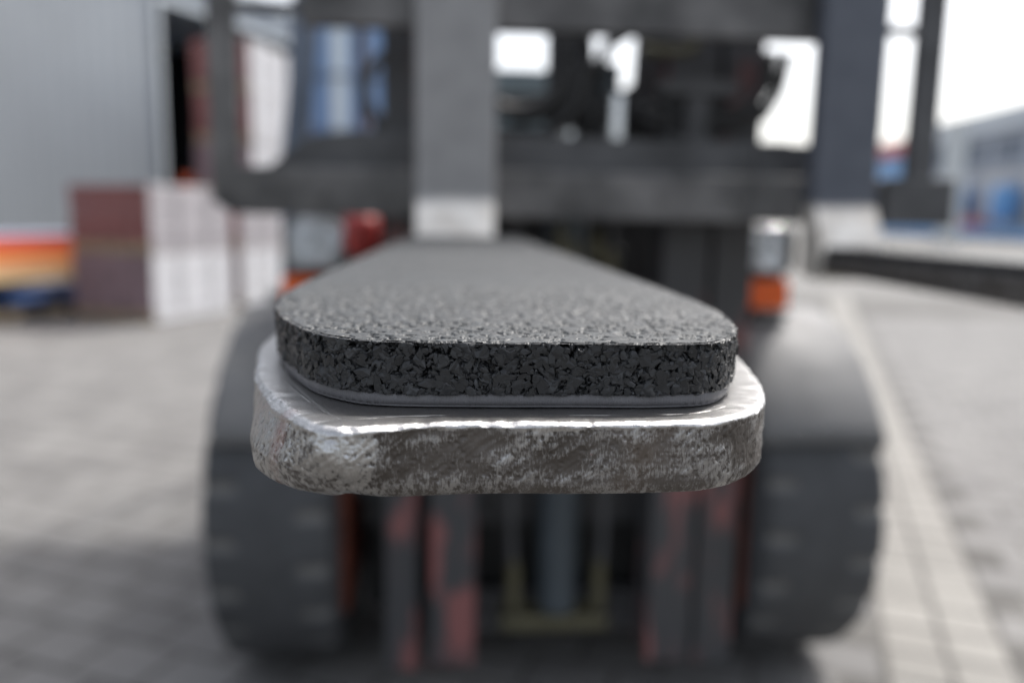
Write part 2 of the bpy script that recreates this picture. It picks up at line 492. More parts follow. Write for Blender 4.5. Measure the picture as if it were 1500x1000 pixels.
def link(name, me, parent=None):
    o = bpy.data.objects.new(name, me)
    COL.objects.link(o)
    if parent is not None:
        o.parent = parent
        if parent.get('_world'):
            o['_world'] = 1
    return o

def part_of(sub, root):
    """third level: the mesh was built with the root's offset"""
    return sub

def thing(name, label, cat, loc=(0, 0, 0), rz=0.0, group=None, world_coords=False):
    o = bpy.data.objects.new(name, None)
    COL.objects.link(o)
    o.location = loc
    o.rotation_euler = (0, 0, rz)
    o['label'] = label
    o['category'] = cat
    if group:
        o['group'] = group
    if world_coords:
        o['_world'] = 1
    return o

# ------------------------------------------------------------------ noise and outline helpers
rng = np.random.default_rng(7)
def hash2(i, j, k):
    h = (i.astype(np.int64) * 374761393 + j.astype(np.int64) * 668265263 + k * 974634777) & 0x7fffffff
    h = ((h ^ (h >> 13)) * 1274126177) & 0x7fffffff
    h = (h ^ (h >> 16)) & 0x7fffffff
    h = (h * 1103515245 + 12345) & 0x7fffffff
    return ((h >> 7) & 0xffff) / 65535.0
def vnoise(u, v, k=0):
    i, j = np.floor(u), np.floor(v)
    fu, fv = u - i, v - j
    fu, fv = fu * fu * (3 - 2 * fu), fv * fv * (3 - 2 * fv)
    a, b, c, d = hash2(i, j, k), hash2(i + 1, j, k), hash2(i, j + 1, k), hash2(i + 1, j + 1, k)
    return (a * (1 - fu) + b * fu) * (1 - fv) + (c * (1 - fu) + d * fu) * fv
def fbm(u, v, k=0, octv=4, rough=0.55):
    s, a, t = 0, 1, 0
    for o in range(octv):
        s = s + a * vnoise(u * 2 ** o, v * 2 ** o, k + o * 17)
        t += a
        a *= rough
    return s / t
def cells(u, v, k=0):
    """jittered cellular pattern: F1, F2, local offset from the centre, three random numbers of the cell"""
    i, j = np.floor(u), np.floor(v)
    f1 = np.full(u.shape, 9.0); f2 = np.full(u.shape, 9.0)
    cu = np.zeros(u.shape); cv = np.zeros(u.shape)
    ci = np.zeros(u.shape); cj = np.zeros(u.shape)
    for di in (-2, -1, 0, 1, 2):
        for dj in (-2, -1, 0, 1, 2):
            a, b = i + di, j + dj
            pu, pv = a + hash2(a, b, k), b + hash2(a, b, k + 1)
            w = 0.45 * hash2(a, b, k + 2)
            ang = hash2(a, b, k + 5) * 3.14
            du, dv = u - pu, v - pv
            e1, e2 = du * np.cos(ang) + dv * np.sin(ang), -du * np.sin(ang) + dv * np.cos(ang)
            d = np.sqrt((e1 * 0.8) ** 2 + (e2 * 1.25) ** 2) - w
            near = d < f1
            f2 = np.where(near, f1, np.minimum(f2, d))
            f1 = np.where(near, d, f1)
            cu, cv = np.where(near, du, cu), np.where(near, dv, cv)
            ci, cj = np.where(near, a, ci), np.where(near, b, cj)
    return f1, f2, cu, cv, hash2(ci, cj, k + 7), hash2(ci, cj, k + 8), hash2(ci, cj, k + 9), hash2(ci, cj, k + 10)
def crumb(u, v, k=0, big=0.0041, small=0.0016, tilt=0.6, off=0.0017):
    """relief of pressed rubber crumb, metres; and a tone 0..1 with crevice shade painted in"""
    wob = 0.55
    wu = (fbm(u / 0.0022, v / 0.0022, k + 60, 2) - 0.5) * 0.0011
    wv = (fbm(u / 0.0022, v / 0.0022, k + 61, 2) - 0.5) * 0.0011
    u, v = u + wu, v + wv
    uu = u / big + wob * (vnoise(u / 0.0011, v / 0.0011, k + 50) - 0.5)
    vv = v / big + wob * (vnoise(u / 0.0011, v / 0.0011, k + 51) - 0.5)
    F = cells(uu, vv, k)
    us = u / small + wob * (vnoise(u / 0.0005, v / 0.0005, k + 52) - 0.5)
    vs_ = v / small + wob * (vnoise(u / 0.0005, v / 0.0005, k + 53) - 0.5)
    S = cells(us, vs_, k + 20)
    isbig = F[4] < 0.60
    def rel(C, size):
        gap = np.clip((C[1] - C[0]) / 0.16, 0, 1)
        h = (C[5] - 0.5) * off + ((C[6] - 0.5) * C[2] + (C[7] - 0.5) * C[3]) * size * tilt
        return h, gap
    hb, gb = rel(F, big)
    hs, gs = rel(S, small)
    hole = (~isbig) & (S[4] < 0.22)
    rough_ = (fbm(u / 0.0009, v / 0.0009, k + 90, 3) - 0.5) * off * 0.25
    h = np.where(isbig, hb + 0.0002, hs * 0.9 - 0.0003)
    gapf = np.where(isbig, np.clip((F[1] - F[0]) / 0.10, 0, 1), gs * np.clip((F[1] - F[0]) / 0.05, 0, 1))
    h = np.where(hole, -0.0016, h + rough_)
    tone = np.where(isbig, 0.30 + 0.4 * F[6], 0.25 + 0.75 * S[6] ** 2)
    tone = np.where(hole, 0.0, tone) * (0.25 + 0.75 * gapf)  # shade of holes and gaps put into the tone
    return h, gapf, tone

def resample(pts, steps):
    """pts (n,2) polyline; steps(y) -> spacing. Catmull-Rom smoothing then variable resampling"""
    P = np.array(pts, float)
    out = []
    n = len(P)
    for i in range(n - 1):
        p0 = P[max(i - 1, 0)]; p1 = P[i]; p2 = P[i + 1]; p3 = P[min(i + 2, n - 1)]
        L = np.linalg.norm(p2 - p1)
        # centripetal-ish: limit the tangents
        m1 = (p2 - p0) / (np.linalg.norm(p2 - p0) + 1e-9) * L
        m2 = (p3 - p1) / (np.linalg.norm(p3 - p1) + 1e-9) * L
        for t in np.linspace(0, 1, 60, endpoint=False):
            h00 = 2 * t ** 3 - 3 * t ** 2 + 1; h10 = t ** 3 - 2 * t ** 2 + t
            h01 = -2 * t ** 3 + 3 * t ** 2; h11 = t ** 3 - t ** 2
            out.append(h00 * p1 + h10 * m1 + h01 * p2 + h11 * m2)
    out.append(P[-1])
    out = np.array(out)
    seg = np.r_[0, np.cumsum(np.linalg.norm(np.diff(out, axis=0), axis=1))]
    s, S = 0.0, []
    while s < seg[-1]:
        S.append(s)
        y = np.interp(s, seg, out[:, 1])
        s += steps(y)
    S.append(seg[-1])
    S = np.array(S)
    X, Y = np.interp(S, seg, out[:, 0]), np.interp(S, seg, out[:, 1])
    # smoothed normals (path runs left side -> tip -> right side: outward is to the right of travel... computed by sign)
    k = 0.0012
    xa, xb = np.interp(S - k, seg, out[:, 0]), np.interp(S + k, seg, out[:, 0])
    ya, yb = np.interp(S - k, seg, out[:, 1]), np.interp(S + k, seg, out[:, 1])
    tx, ty = xb - xa, yb - ya
    L = np.hypot(tx, ty) + 1e-12
    nx, ny = ty / L, -tx / L          # path goes -Y first, then +X, then +Y: outward = (ty, -tx)
    return X, Y, nx, ny, S

def grid_mesh(name, V, rows, cols, mat, attrs=None, extra=None):
    """V (rows, cols, 3) -> quads, plus extra polygons given as index lists into the flat array"""
    me = bpy.data.meshes.new(name)
    verts = V.reshape(-1, 3)
    r, c = np.meshgrid(np.arange(rows - 1), np.arange(cols - 1), indexing='ij')
    a = (r * cols + c).ravel()
    q = np.stack([a, a + cols, a + cols + 1, a + 1], axis=1)
    nq = len(q)
    ext = extra or []
    loops = np.concatenate([q.ravel()] + [np.array(e) for e in ext]).astype(np.int32)
    starts = np.concatenate([np.arange(nq) * 4] + ([np.cumsum([nq * 4] + [len(e) for e in ext[:-1]])] if ext else [])).astype(np.int32)
    totals = np.concatenate([np.full(nq, 4)] + ([np.array([len(e) for e in ext])] if ext else [])).astype(np.int32)
    me.vertices.add(len(verts)); me.vertices.foreach_set('co', verts.astype(np.float32).ravel())
    me.loops.add(len(loops)); me.loops.foreach_set('vertex_index', loops)
    me.polygons.add(len(starts)); me.polygons.foreach_set('loop_start', starts); me.polygons.foreach_set('loop_total', totals)
    sm = np.ones(len(starts), bool)
    sm[nq:] = False
    me.polygons.foreach_set('use_smooth', sm)
    me.update(calc_edges=True)
    for k, arr in (attrs or {}).items():
        at = me.attributes.new(k, 'FLOAT', 'POINT')
        at.data.foreach_set('value', arr.astype(np.float32).ravel())
    me.materials.append(mat)
    me.validate()
    return me

# ================================================================== SETTING: ground and paving
g_ = MB()
g_.add([(-400, -30, -0.004), (400, -30, -0.004), (400, 700, -0.004), (-400, 700, -0.004)], [(0, 1, 2, 3)])
ground = g_.build('ground', M['ground'])
ground['kind'] = 'structure'

ca, sa = math.cos(SITE), math.sin(SITE)
def site(a, b):                       # a: across the paving rows, b: along them
    return (a * ca + b * sa, -a * sa + b * ca)
sand = MB()
sand.add([site(-9.3, -3) + (-0.0022,), site(6.3, -3) + (-0.0022,), site(6.3, 12.5) + (-0.0022,), site(-9.3, 12.5) + (-0.0022,)], [(0, 1, 2, 3)])
pav = sand.build('pavement', M['sand'])
pav['kind'] = 'structure'

def stone_geo(w, d, h=0.03, ch=0.006):
    """chamfered block, origin at the centre of its top"""
    x, y = w / 2, d / 2
    v = [(-x, -y, -h), (x, -y, -h), (x, y, -h), (-x, y, -h), (-x, -y, -ch * .7), (x, -y, -ch * .7), (x, y, -ch * .7), (-x, y, -ch * .7),
         (-x + ch, -y + ch, 0), (x - ch, -y + ch, 0), (x - ch, y - ch, 0), (-x + ch, y - ch, 0)]
    f = [(0, 1, 5, 4), (1, 2, 6, 5), (2, 3, 7, 6), (3, 0, 4, 7), (4, 5, 9, 8), (5, 6, 10, 9), (6, 7, 11, 10), (7, 4, 8, 11), (8, 9, 10, 11)]
    return v, f
random.seed(4)
W_, D_ = 0.205, 0.170
grey_list, pale_list = [], []
nb = 0
for jb in range(-6, 70):
    b_ = jb * D_ + 0.07
    for ia in range(-46, 31):
        if ia < 1:
            a_ = 0.232 - (0.5 - ia) * W_ - (0.5 * W_ if jb % 2 else 0)
            if a_ + W_ / 2 > 0.237:
                continue
        else:
            a_ = 0.544 + (ia - 0.5) * W_ + (0.5 * W_ if jb % 2 else 0)
        x, y = site(a_, b_)
        if y < 0.75 or y > 9.2 or abs(x - 0.07 * y) > 0.72 * y + 0.9:
            continue
        grey_list.append((x, y))
for jb in range(-10, 90):
    for ia in (0, 1):
        x, y = site(0.24 + 0.075 + 0.152 * ia, jb * 0.152)
        if 0.75 < y < 12:
            pale_list.append((x, y))
def prj_in(x, y):
    v = cam.matrix_world.inverted() @ Vector((x, y, 0))
    if v.z > -0.05: return False
    px, py = 750 + 1200 * v.x / -v.z, 500 - 1200 * v.y / -v.z
    return -30 < px < 1530 and -30 < py < 1030 and not (330 < px < 1270 and py > 480)
def lay(lst, w, d, mat, name, limit, parent):
    vis = sorted([p for p in lst if prj_in(*p)], key=lambda p: p[1])[:limit]
    vset = set(vis)
    v, f = stone_geo(w - 0.006, d - 0.006, 0.03, 0.008)
    me = bpy.data.meshes.new(name)
    me.from_pydata(v, [], f); me.materials.append(mat)
    at = me.attributes.new('tone', 'FLOAT', 'POINT')
    for (x, y) in vis:
        o = link(name, me, parent)
        o.location = (x, y, random.uniform(-0.0008, 0.001))
        o.rotation_euler = (random.gauss(0, 0.004), random.gauss(0, 0.004), -SITE + random.gauss(0, 0.004))
    rest = [p for p in lst if p not in vset]
    VV, FF, TT = [], [], []
    for (x, y) in rest:
        o = len(VV)
        dz, t = random.uniform(-0.0008, 0.001), random.random()
        for p in v:
            VV.append((x + p[0] * ca + p[1] * sa, y - p[0] * sa + p[1] * ca, p[2] + dz))
            TT.append(t)
        FF += [tuple(i + o for i in q) for q in f]
    me2 = bpy.data.meshes.new(name + '_field')
    me2.from_pydata(VV, [], FF); me2.materials.append(mat)
    at = me2.attributes.new('tone', 'FLOAT', 'POINT')
    at.data.foreach_set('value', TT)
    o = link(name + '_field', me2, parent)
    o['kind'] = 'stuff'
lay(grey_list, W_, D_, M['stone'], 'paving_stone', 300, pav)
lay(pale_list, 0.152, 0.152, M['pale_stone'], 'pale_paving_stone', 100, pav)

# ================================================================== SETTING: warehouse on the left
wx, wy = -7.183, 15.779
WR = -R(25)                             # local +Y runs along the wall, +X towards the yard
ware = thing('warehouse', 'large grey ribbed metal warehouse with a dark open gateway on the left', 'building', (wx, wy, 0), WR)
pm = MB()
prof = []
for k in range(3):
    y0 = k / 3
    prof += [(y0, 0), (y0 + 0.20, 0), (y0 + 0.225, 0.007), (y0 + 0.308, 0.007)]
prof.append((1.0, 0))
vsl = [(x, y, 0) for (y, x) in prof] + [(x, y, 1.0) for (y, x) in prof]
n_ = len(prof)
pm.add(vsl, [(k, k + 1, n_ + k + 1, n_ + k) for k in range(n_ - 1)])
panel_me = pm.mesh('wall_panel', M['wall'])
for s in list(range(-17, 2)) + list(range(9, 22)):
    for (z0, h) in ((0.3, 5.55),):
        o = link('wall_panel', panel_me, ware)
        o.location = (0, s + (0.37 if s < 5 else 0.08), z0)
        o.scale = (1, 1, h)
for s in range(7):
    o = link('wall_panel', panel_me, ware)
    o.location = (0, 2.65 + s * 0.9, 5.42)
    o.scale = (1, 0.9, 0.43)
MB().box(-0.12, 0.06, -17, 2.4, 0, 0.3).box(-0.12, 0.06, 9, 22, 0, 0.3).build('plinth', M['hall_low'], ware)
MB().box(-0.15, 0.07, 2.38, 2.50, 0, 5.30).build('door_frame', M['wall_light'], ware)
MB().box(-0.15, 0.07, 8.96, 9.08, 0, 5.30).build('door_frame', M['wall_light'], ware)
MB().box(-0.15, 0.07, 2.38, 9.08, 5.303, 5.42).build('lintel', M['wall_light'], ware)
MB().box(-0.2, 0.14, -17, 22, 5.85, 6.15).build('fascia', M['wall_light'], ware)
MB().box(-14, -0.2, -17, 22, 5.9, 6.1).build('roof', M['hall_roof'], ware)
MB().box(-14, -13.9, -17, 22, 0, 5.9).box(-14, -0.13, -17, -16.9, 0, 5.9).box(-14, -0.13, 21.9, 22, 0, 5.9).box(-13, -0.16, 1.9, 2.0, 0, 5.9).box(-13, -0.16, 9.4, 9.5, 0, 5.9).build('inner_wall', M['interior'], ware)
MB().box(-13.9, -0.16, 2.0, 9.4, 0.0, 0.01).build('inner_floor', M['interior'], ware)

# ================================================================== block packs
def pack_mesh(w, l, h, nlay, mat):
    m_ = MB()
    n1, n2 = max(2, round(w / 0.2)), max(3, round(l / 0.2))
    lh = h / nlay
    return m_, n1, n2, lh
def make_pack(label, loc, rz, w, l, mat, group, film=True, nlay=7, seed=0):
    """origin at its near right-hand corner's column; local -X to the left, +Y away"""
    rd = random.Random(seed)
    t = thing('block_pack', label, 'pallet load', loc, rz, group)
    pal = MB()
    for k in range(3):
        y0 = 0.02 + k * (l - 0.14) / 2
        pal.box(-w, 0, y0, y0 + 0.10, 0.022, 0.095)
    for k in range(5):
        x0 = -w + k * (w - 0.1) / 4
        pal.box(x0, x0 + 0.1, 0, l, 0.0955, 0.1175)
        if k % 2 == 0:
            pal.box(x0, x0 + 0.1, 0, l, 0.0, 0.0215)
    pal.build('pallet', M['wood'], t)
    lh = 0.077
    n1, n2 = round(w / 0.2), round(l / 0.2)
    dw, dl = w / n1, l / n2
    lay_ = MB()
    for i in range(n1):
        for j in range(n2):
            if 0 < i < n1 - 1 and 0 < j < n2 - 1:
                continue
            e = rd.uniform(0, 0.006)
            lay_.box(-w + i * dw + 0.003, -w + (i + 1) * dw - 0.003 - e, j * dl + 0.003 + e, (j + 1) * dl - 0.003, 0.0, lh - 0.004)
    me = lay_.mesh('block_layer', mat)
    for k in range(nlay):
        o = link('block_layer', me, t)
        o.location = (rd.uniform(-0.006, 0.004), rd.uniform(-0.006, 0.006), 0.119 + k * lh)
    top = 0.119 + nlay * lh
    if film:
        f_ = MB()
        for k in range(nlay):
            z0 = 0.122 + k * lh
            bl = rd.uniform(0.003, 0.008)
            f_.prism([(0.009, z0), (0.009 + bl * .6, z0 + 0.01), (0.009 + bl, z0 + lh / 2), (0.009 + bl * .6, z0 + lh - 0.008), (0.009, z0 + lh - 0.002)], 'Y', 0.01, l - 0.01)
        f_.box(0.009, 0.019, 0.02, l - 0.02, 0.015, 0.116)
        f_.build('wrap_film', M['film_grey'] if mat is M['maroon'] and loc[2] < 1 else M['film'], t)
    st = MB()
    for yy in (l * 0.3, l * 0.7):
        st.box(-w - 0.006, 0.034, yy, yy + 0.016, top + 0.001, top + 0.003).box(0.031, 0.034, yy, yy + 0.016, 0.1, top + 0.0008).box(-w - 0.009, -w - 0.0065, yy, yy + 0.016, 0.1, top)
    st.build('strap', M['black'], t)
    return t, top
GRP = 'packs of concrete blocks stacked in the yard'
A0 = (-2.9, 8.04)
_, ht = make_pack('lower mauve-grey block pack of the nearest short stack, white film on its right side', (A0[0], A0[1], 0), -R(22), 0.95, 1.2, M['mauve'], GRP, seed=1)
make_pack('maroon block pack on top of the nearest short stack beside the orange boards', (A0[0] - 0.005, A0[1] + 0.01, ht + 0.004), -R(22), 0.95, 1.2, M['maroon'], GRP, seed=2)
B0 = (-2.46, 9.58)
make_pack('lower block pack of the second stack, just right of the nearest stack', (B0[0], B0[1], 0), -R(18), 0.95, 0.88, M['mauve'], GRP, seed=3)
make_pack('upper block pack of the second stack, just right of the nearest stack', (B0[0], B0[1], ht + 0.004), -R(18), 0.95, 0.88, M['maroon'], GRP, seed=4)
C0 = (-2.71, 11.3)
names = ['lowest', 'second lowest', 'middle', 'second highest', 'topmost']
for k in range(5):
    make_pack('%s pack of the tall maroon and white stack in front of the gateway' % names[k],
              (C0[0] + 0.01 * (k % 2), C0[1], k * (ht + 0.004)), -R(13.5), 0.80, 1.15, M['mauve'] if k < 3 else M['maroon'], GRP, seed=10 + k)

# orange bucket on the second stack
bk = thing('bucket', 'small orange plastic bucket standing on the second block stack', 'bucket', (-3.08, 9.75, 2 * (ht + 0.004)))
MB().lathe([(0.0, 0.0), (0.0, 0.06), (0.14, 0.075), (0.14, 0.08), (0.15, 0.08), (0.15, 0.072), (0.01, 0.056), (0.01, 0.0)], (0, 0, 0), 'Z', 24).build('pail', M['orange'], bk)
hd = MB(); hd.tube([(0.076 * math.cos(t), 0, 0.135 + 0.07 * math.sin(t)) for t in np.linspace(0, math.pi, 12)], 0.003, 6)
hd.build('handle', M['black'], bk)

# ================================================================== coloured boards and sacks at far left
BO, BR = (-4.83, 6.75), R(25)
def brow(a, b):
    return (BO[0] + a * math.cos(BR) + b * math.sin(BR), BO[1] - a * math.sin(BR) + b * math.cos(BR))
def board_stack(label, b, D):
    x, y = brow(0, b)
    t = thing('board_stack', label, 'board stack', (x, y, 0.385), -BR, 'coloured board stacks by the warehouse')
    specs = [('foam_yellow', 0.0, 0.095), ('foam_peach', 0.097, 0.20), ('foam_orange', 0.202, 0.34), ('foam_red', 0.342, 0.43)]
    for m_, z0, z1 in specs:
        n = 2 if z1 - z0 < 0.12 else 3
        h = (z1 - z0) / n
        for k in range(n):
            e = random.uniform(0, 0.012)
            MB().box(-0.9, -e, e, D - e, z0 + k * h + 0.001, z0 + (k + 1) * h - 0.001, 0.004).build('board', M[m_], t)
    MB().box(-0.9, 0.003, 0.0, D, 0.431, 0.445).build('cover_sheet', M['sack_pale'], t)
    return t
def sack_pallet(label, b):
    x, y = brow(0, b)
    t = thing('pallet', label, 'pallet', (x, y, 0), -BR, 'pallets under the coloured boards')
    for k in range(3):
        y0 = 0.0 + k * 0.52
        MB().box(-0.9, 0, y0, y0 + 0.12, 0.0, 0.10, 0.004).build('runner', M['wood'], t)
    for k in range(5):
        x0 = -0.9 + k * 0.2
        MB().box(x0, x0 + 0.1, 0, 1.16, 0.1015, 0.122, 0.003).build('deck_board', M['wood'], t)
    return t
def sack(label, x, y, z, rz, w, d, h, mat):
    me = bpy.data.meshes.new('sack')
    nu, nv = 24, 14
    U, V = np.meshgrid(np.linspace(0, 2 * np.pi, nu), np.linspace(-np.pi / 2, np.pi / 2, nv))
    sp = lambda t, e: np.sign(t) * np.abs(t) ** e
    X = w / 2 * sp(np.cos(V), 0.6) * sp(np.cos(U), 0.5)
    Y = d / 2 * sp(np.cos(V), 0.6) * sp(np.sin(U), 0.5)
    Z = h / 2 * sp(np.sin(V), 0.7) + h / 2
    Z = Z * (0.85 + 0.3 * fbm(X * 12 + 3, Y * 12 + 5, int(x * 100) % 50, 3))
    G = np.stack([X, Y, Z], axis=2)
    m2 = grid_mesh('sack', G, nv, nu, mat)
    o = link('sack', m2)
    o.location = (x, y, z); o.rotation_euler = (0, 0, rz)
    o['label'] = label; o['category'] = 'sack'; o['group'] = 'sacks under the coloured boards'
    return o
sack_pallet('wooden pallet under the bright blue sacks at the left edge of the picture', 0.15)
sack_pallet('wooden pallet under the navy sacks next to the maroon block stack', 1.42)
for (lb, b, w, z, h, m_) in (('bright blue plastic sack at the left edge, on the pallet', 0.45, 0.52, 0.123, 0.17, 'sack_blue'),
                       ('bright blue plastic sack on the pallet, beside the navy sacks', 1.02, 0.52, 0.123, 0.17, 'sack_blue'),
                       ('navy plastic sack between the blue sacks and the darkest navy one', 1.72, 0.50, 0.123, 0.155, 'sack_navy'),
                       ('navy plastic sack nearest the maroon block stack', 2.27, 0.50, 0.123, 0.155, 'sack_navy'),
                       ('pale lavender sack lying on top of the navy sacks', 1.98, 1.05, 0.275, 0.11, 'sack_pale'),
                       ('upper blue sack directly under the boards at the left edge', 0.72, 1.0, 0.288, 0.097, 'sack_blue')):
    x, y = brow(-0.42, b)
    sack(lb, x, y, z, -BR, 0.86, w, h, M[m_])
board_stack('long stack of yellow, orange and red boards left of the maroon block stack', 0.1, 2.5)

# ================================================================== blue curtain trailer behind the forklift
tr = thing('trailer', 'blue curtain-sided trailer with pale upright panels far behind the forklift', 'trailer', (-1.55, 14.2, 0), R(0))
MB().box(-1.15, 1.15, 0, 8, 1.1, 4.3, 0.03).build('curtain', M['blue'], tr)
MB().box(-0.52, -0.25, -0.03, -0.002, 1.2, 4.2, 0.01).build('pale_panel', M['pale_blue'], tr)
MB().box(-0.10, 0.02, -0.03, -0.002, 1.2, 4.2, 0.01).build('pale_panel', M['pale_blue'], tr)
MB().box(-1.18, -1.05, -0.04, -0.002, 1.0, 4.32).build('corner_post', M['pillar'], tr)
MB().box(1.05, 1.18, -0.04, -0.002, 1.0, 4.32).build('corner_post', M['pillar'], tr)
for k in range(3):
    MB().box(-1.1, 1.1, -0.06, -0.031, 1.5 + k * 0.9, 1.55 + k * 0.9).build('door_bar', M['pillar'], tr)
MB().box(-1.1, 1.1, 0.1, 7.9, 0.85, 1.098).build('chassis', M['black'], tr)
for yy in (1.2, 2.5, 6.5):
    for sx in (-1, 1):
        MB().lathe([(-0.15, 0.28), (-0.15, 0.46), (-0.12, 0.5), (0.12, 0.5), (0.15, 0.46), (0.15, 0.28)], (sx * 0.9, yy, 0.5), 'X', 28).lathe([(-0.05, 0.0), (-0.05, 0.28), (0.05, 0.28), (0.05, 0)], (sx * 0.9, yy, 0.5), 'X', 20).build('wheel', M['tyre'], tr)

# ================================================================== far hall on the right
HY0, HY1 = 46.0, 74.0
def hx(y): return 41.0 + (y - 57) * 0.13
hall = thing('hall', 'long pale grey industrial hall in the far right distance', 'building', (hx(HY0), HY0, 0), -math.atan(0.13))
L = (HY1 - HY0) / math.cos(math.atan(0.13))
MB().box(0, 22, 0, L, 5.2, 8.2).build('upper_wall', M['hall_wall'], hall)
MB().box(0.3, 21.7, 0.3, L - 0.3, 0, 5.2).build('lower_wall', M['hall_low'], hall)
MB().box(-0.5, 22.5, -0.5, L + 0.3, 8.2, 9.7).build('fascia', M['hall_roof'], hall)
MB().prism([(-0.7, 9.7), (22.7, 9.7), (11, 12.2)], 'Y', -0.6, L + 0.35).build('roof', M['hall_roof'], hall)
MB().box(-0.6, 0.35, L - 1.2, L + 0.2, 0, 8.3).build('corner_column', M['wall_light'], hall)
for k in range(5):
    y0 = 1.5 + k * 5.4
    MB().box(0.14, 0.3, y0, y0 + 3.6, 0, 4.6).build('gate', M['hall_wall'], hall)
    MB().box(-0.08, 0.0 - 0.003, y0, y0 + 4.2, 5.8, 7.6).build('window', M['pillar'], hall)
colm = thing('column', 'tall pale grey steel column standing left of the far grey hall', 'column', (27.75, 45.0, 0), 0)
MB().box(-0.48, 0.48, -0.3, 0.3, 0.05, 6.6, 0.02).build('shaft', M['wall_light'], colm)
MB().box(-0.75, 0.75, -0.6, 0.6, 0.0, 0.0495).build('base_plate', M['dark_steel'], colm)
hall2 = thing('hall', 'far blue hall with red roof edge seen beside the right fork', 'building', (43.0, 76.0, 0), -math.atan(0.13))
MB().box(0, 14, 0, 18, 0, 7.6).build('wall', M['blue_b'], hall2)
MB().box(-0.4, 14.4, -0.4, 18.4, 7.603, 9.0).build('fascia', M['red_roof'], hall2)
MB().box(-0.02, -0.004, 4, 12, 0, 5.0).build('gate', M['pale_blue'], hall2)
for k in range(9):
    yy = 47.5 + k * 3.9
    sk = thing('skip', 'low blue steel skip, number %s from the near end of the row before the far hall' % ['first', 'second', 'third', 'fourth', 'fifth', 'sixth', 'seventh', 'eighth', 'ninth'][k], 'skip', (hx(yy) - 2.6, yy, 0), -math.atan(0.13), 'blue skips before the far hall')
    sk['label'] = 'low blue steel skip, %s from the right in its distant row' % ['first', 'second', 'third', 'fourth', 'fifth', 'sixth', 'seventh', 'eighth', 'ninth'][k]
    MB().prism([(0, 0.1), (3.5, 0.1), (3.7, 0.8), (-0.2, 0.8)], 'X', 0, 1.4).build('tub', M['blue_b'], sk, off=(0, 0, 0))
    MB().box(-0.05, 1.45, -0.25, 3.75, 0.803, 0.88).build('rim', M['blue_b'], sk)
for (lb, yy, z, m_, s_) in (('bright blue round tank beside the far hall wall', 66.0, 0, 'blue_b', 1.0), ('second blue round tank nearer the right picture edge', 58.5, 0, 'blue_b', 1.0)):
    tk = thing('tank', lb, 'tank', (hx(yy) - 0.95, yy, 0), 0, 'blue tanks at the far hall')
    MB().lathe([(1.4, 0.0), (1.4, 0.8), (1.7, 0.95), (3.6, 0.95), (3.9, 0.8), (3.9, 0)], (0, 0, 0), 'Z', 24).build('drum', M[m_], tk)
    for sx in (-0.7, 0.55):
        for sy in (-0.7, 0.55):
            MB().box(sx, sx + 0.15, sy, sy + 0.15, 0, 1.5).build('leg', M['wall_light'], tk)
for k, yy in enumerate((61.5, 63.8)):
    rc = thing('crate', ['rust-red crate behind the skips, right of the blue tank', 'rust-red crate behind the skips, closest to the blue tank'][k], 'crate', (hx(yy) - 1.1, yy, 0), 0, 'red crates at the far hall')
    MB().box(0, 0.9, 0, 1.7, 0.12, 1.5, 0.04).build('body', M['red_roof'], rc)
    MB().box(0, 0.9, 0.1, 0.3, 0, 0.118).box(0, 0.9, 1.4, 1.6, 0, 0.118).build('runner', M['wood'], rc)

# ================================================================== FORKLIFT
FX, FY = 0.217, 2.1
fl = thing('forklift', 'red and dark grey forklift seen from the front with both forks pointing at the viewer', 'forklift', (FX, FY, 0), 0, None, True)

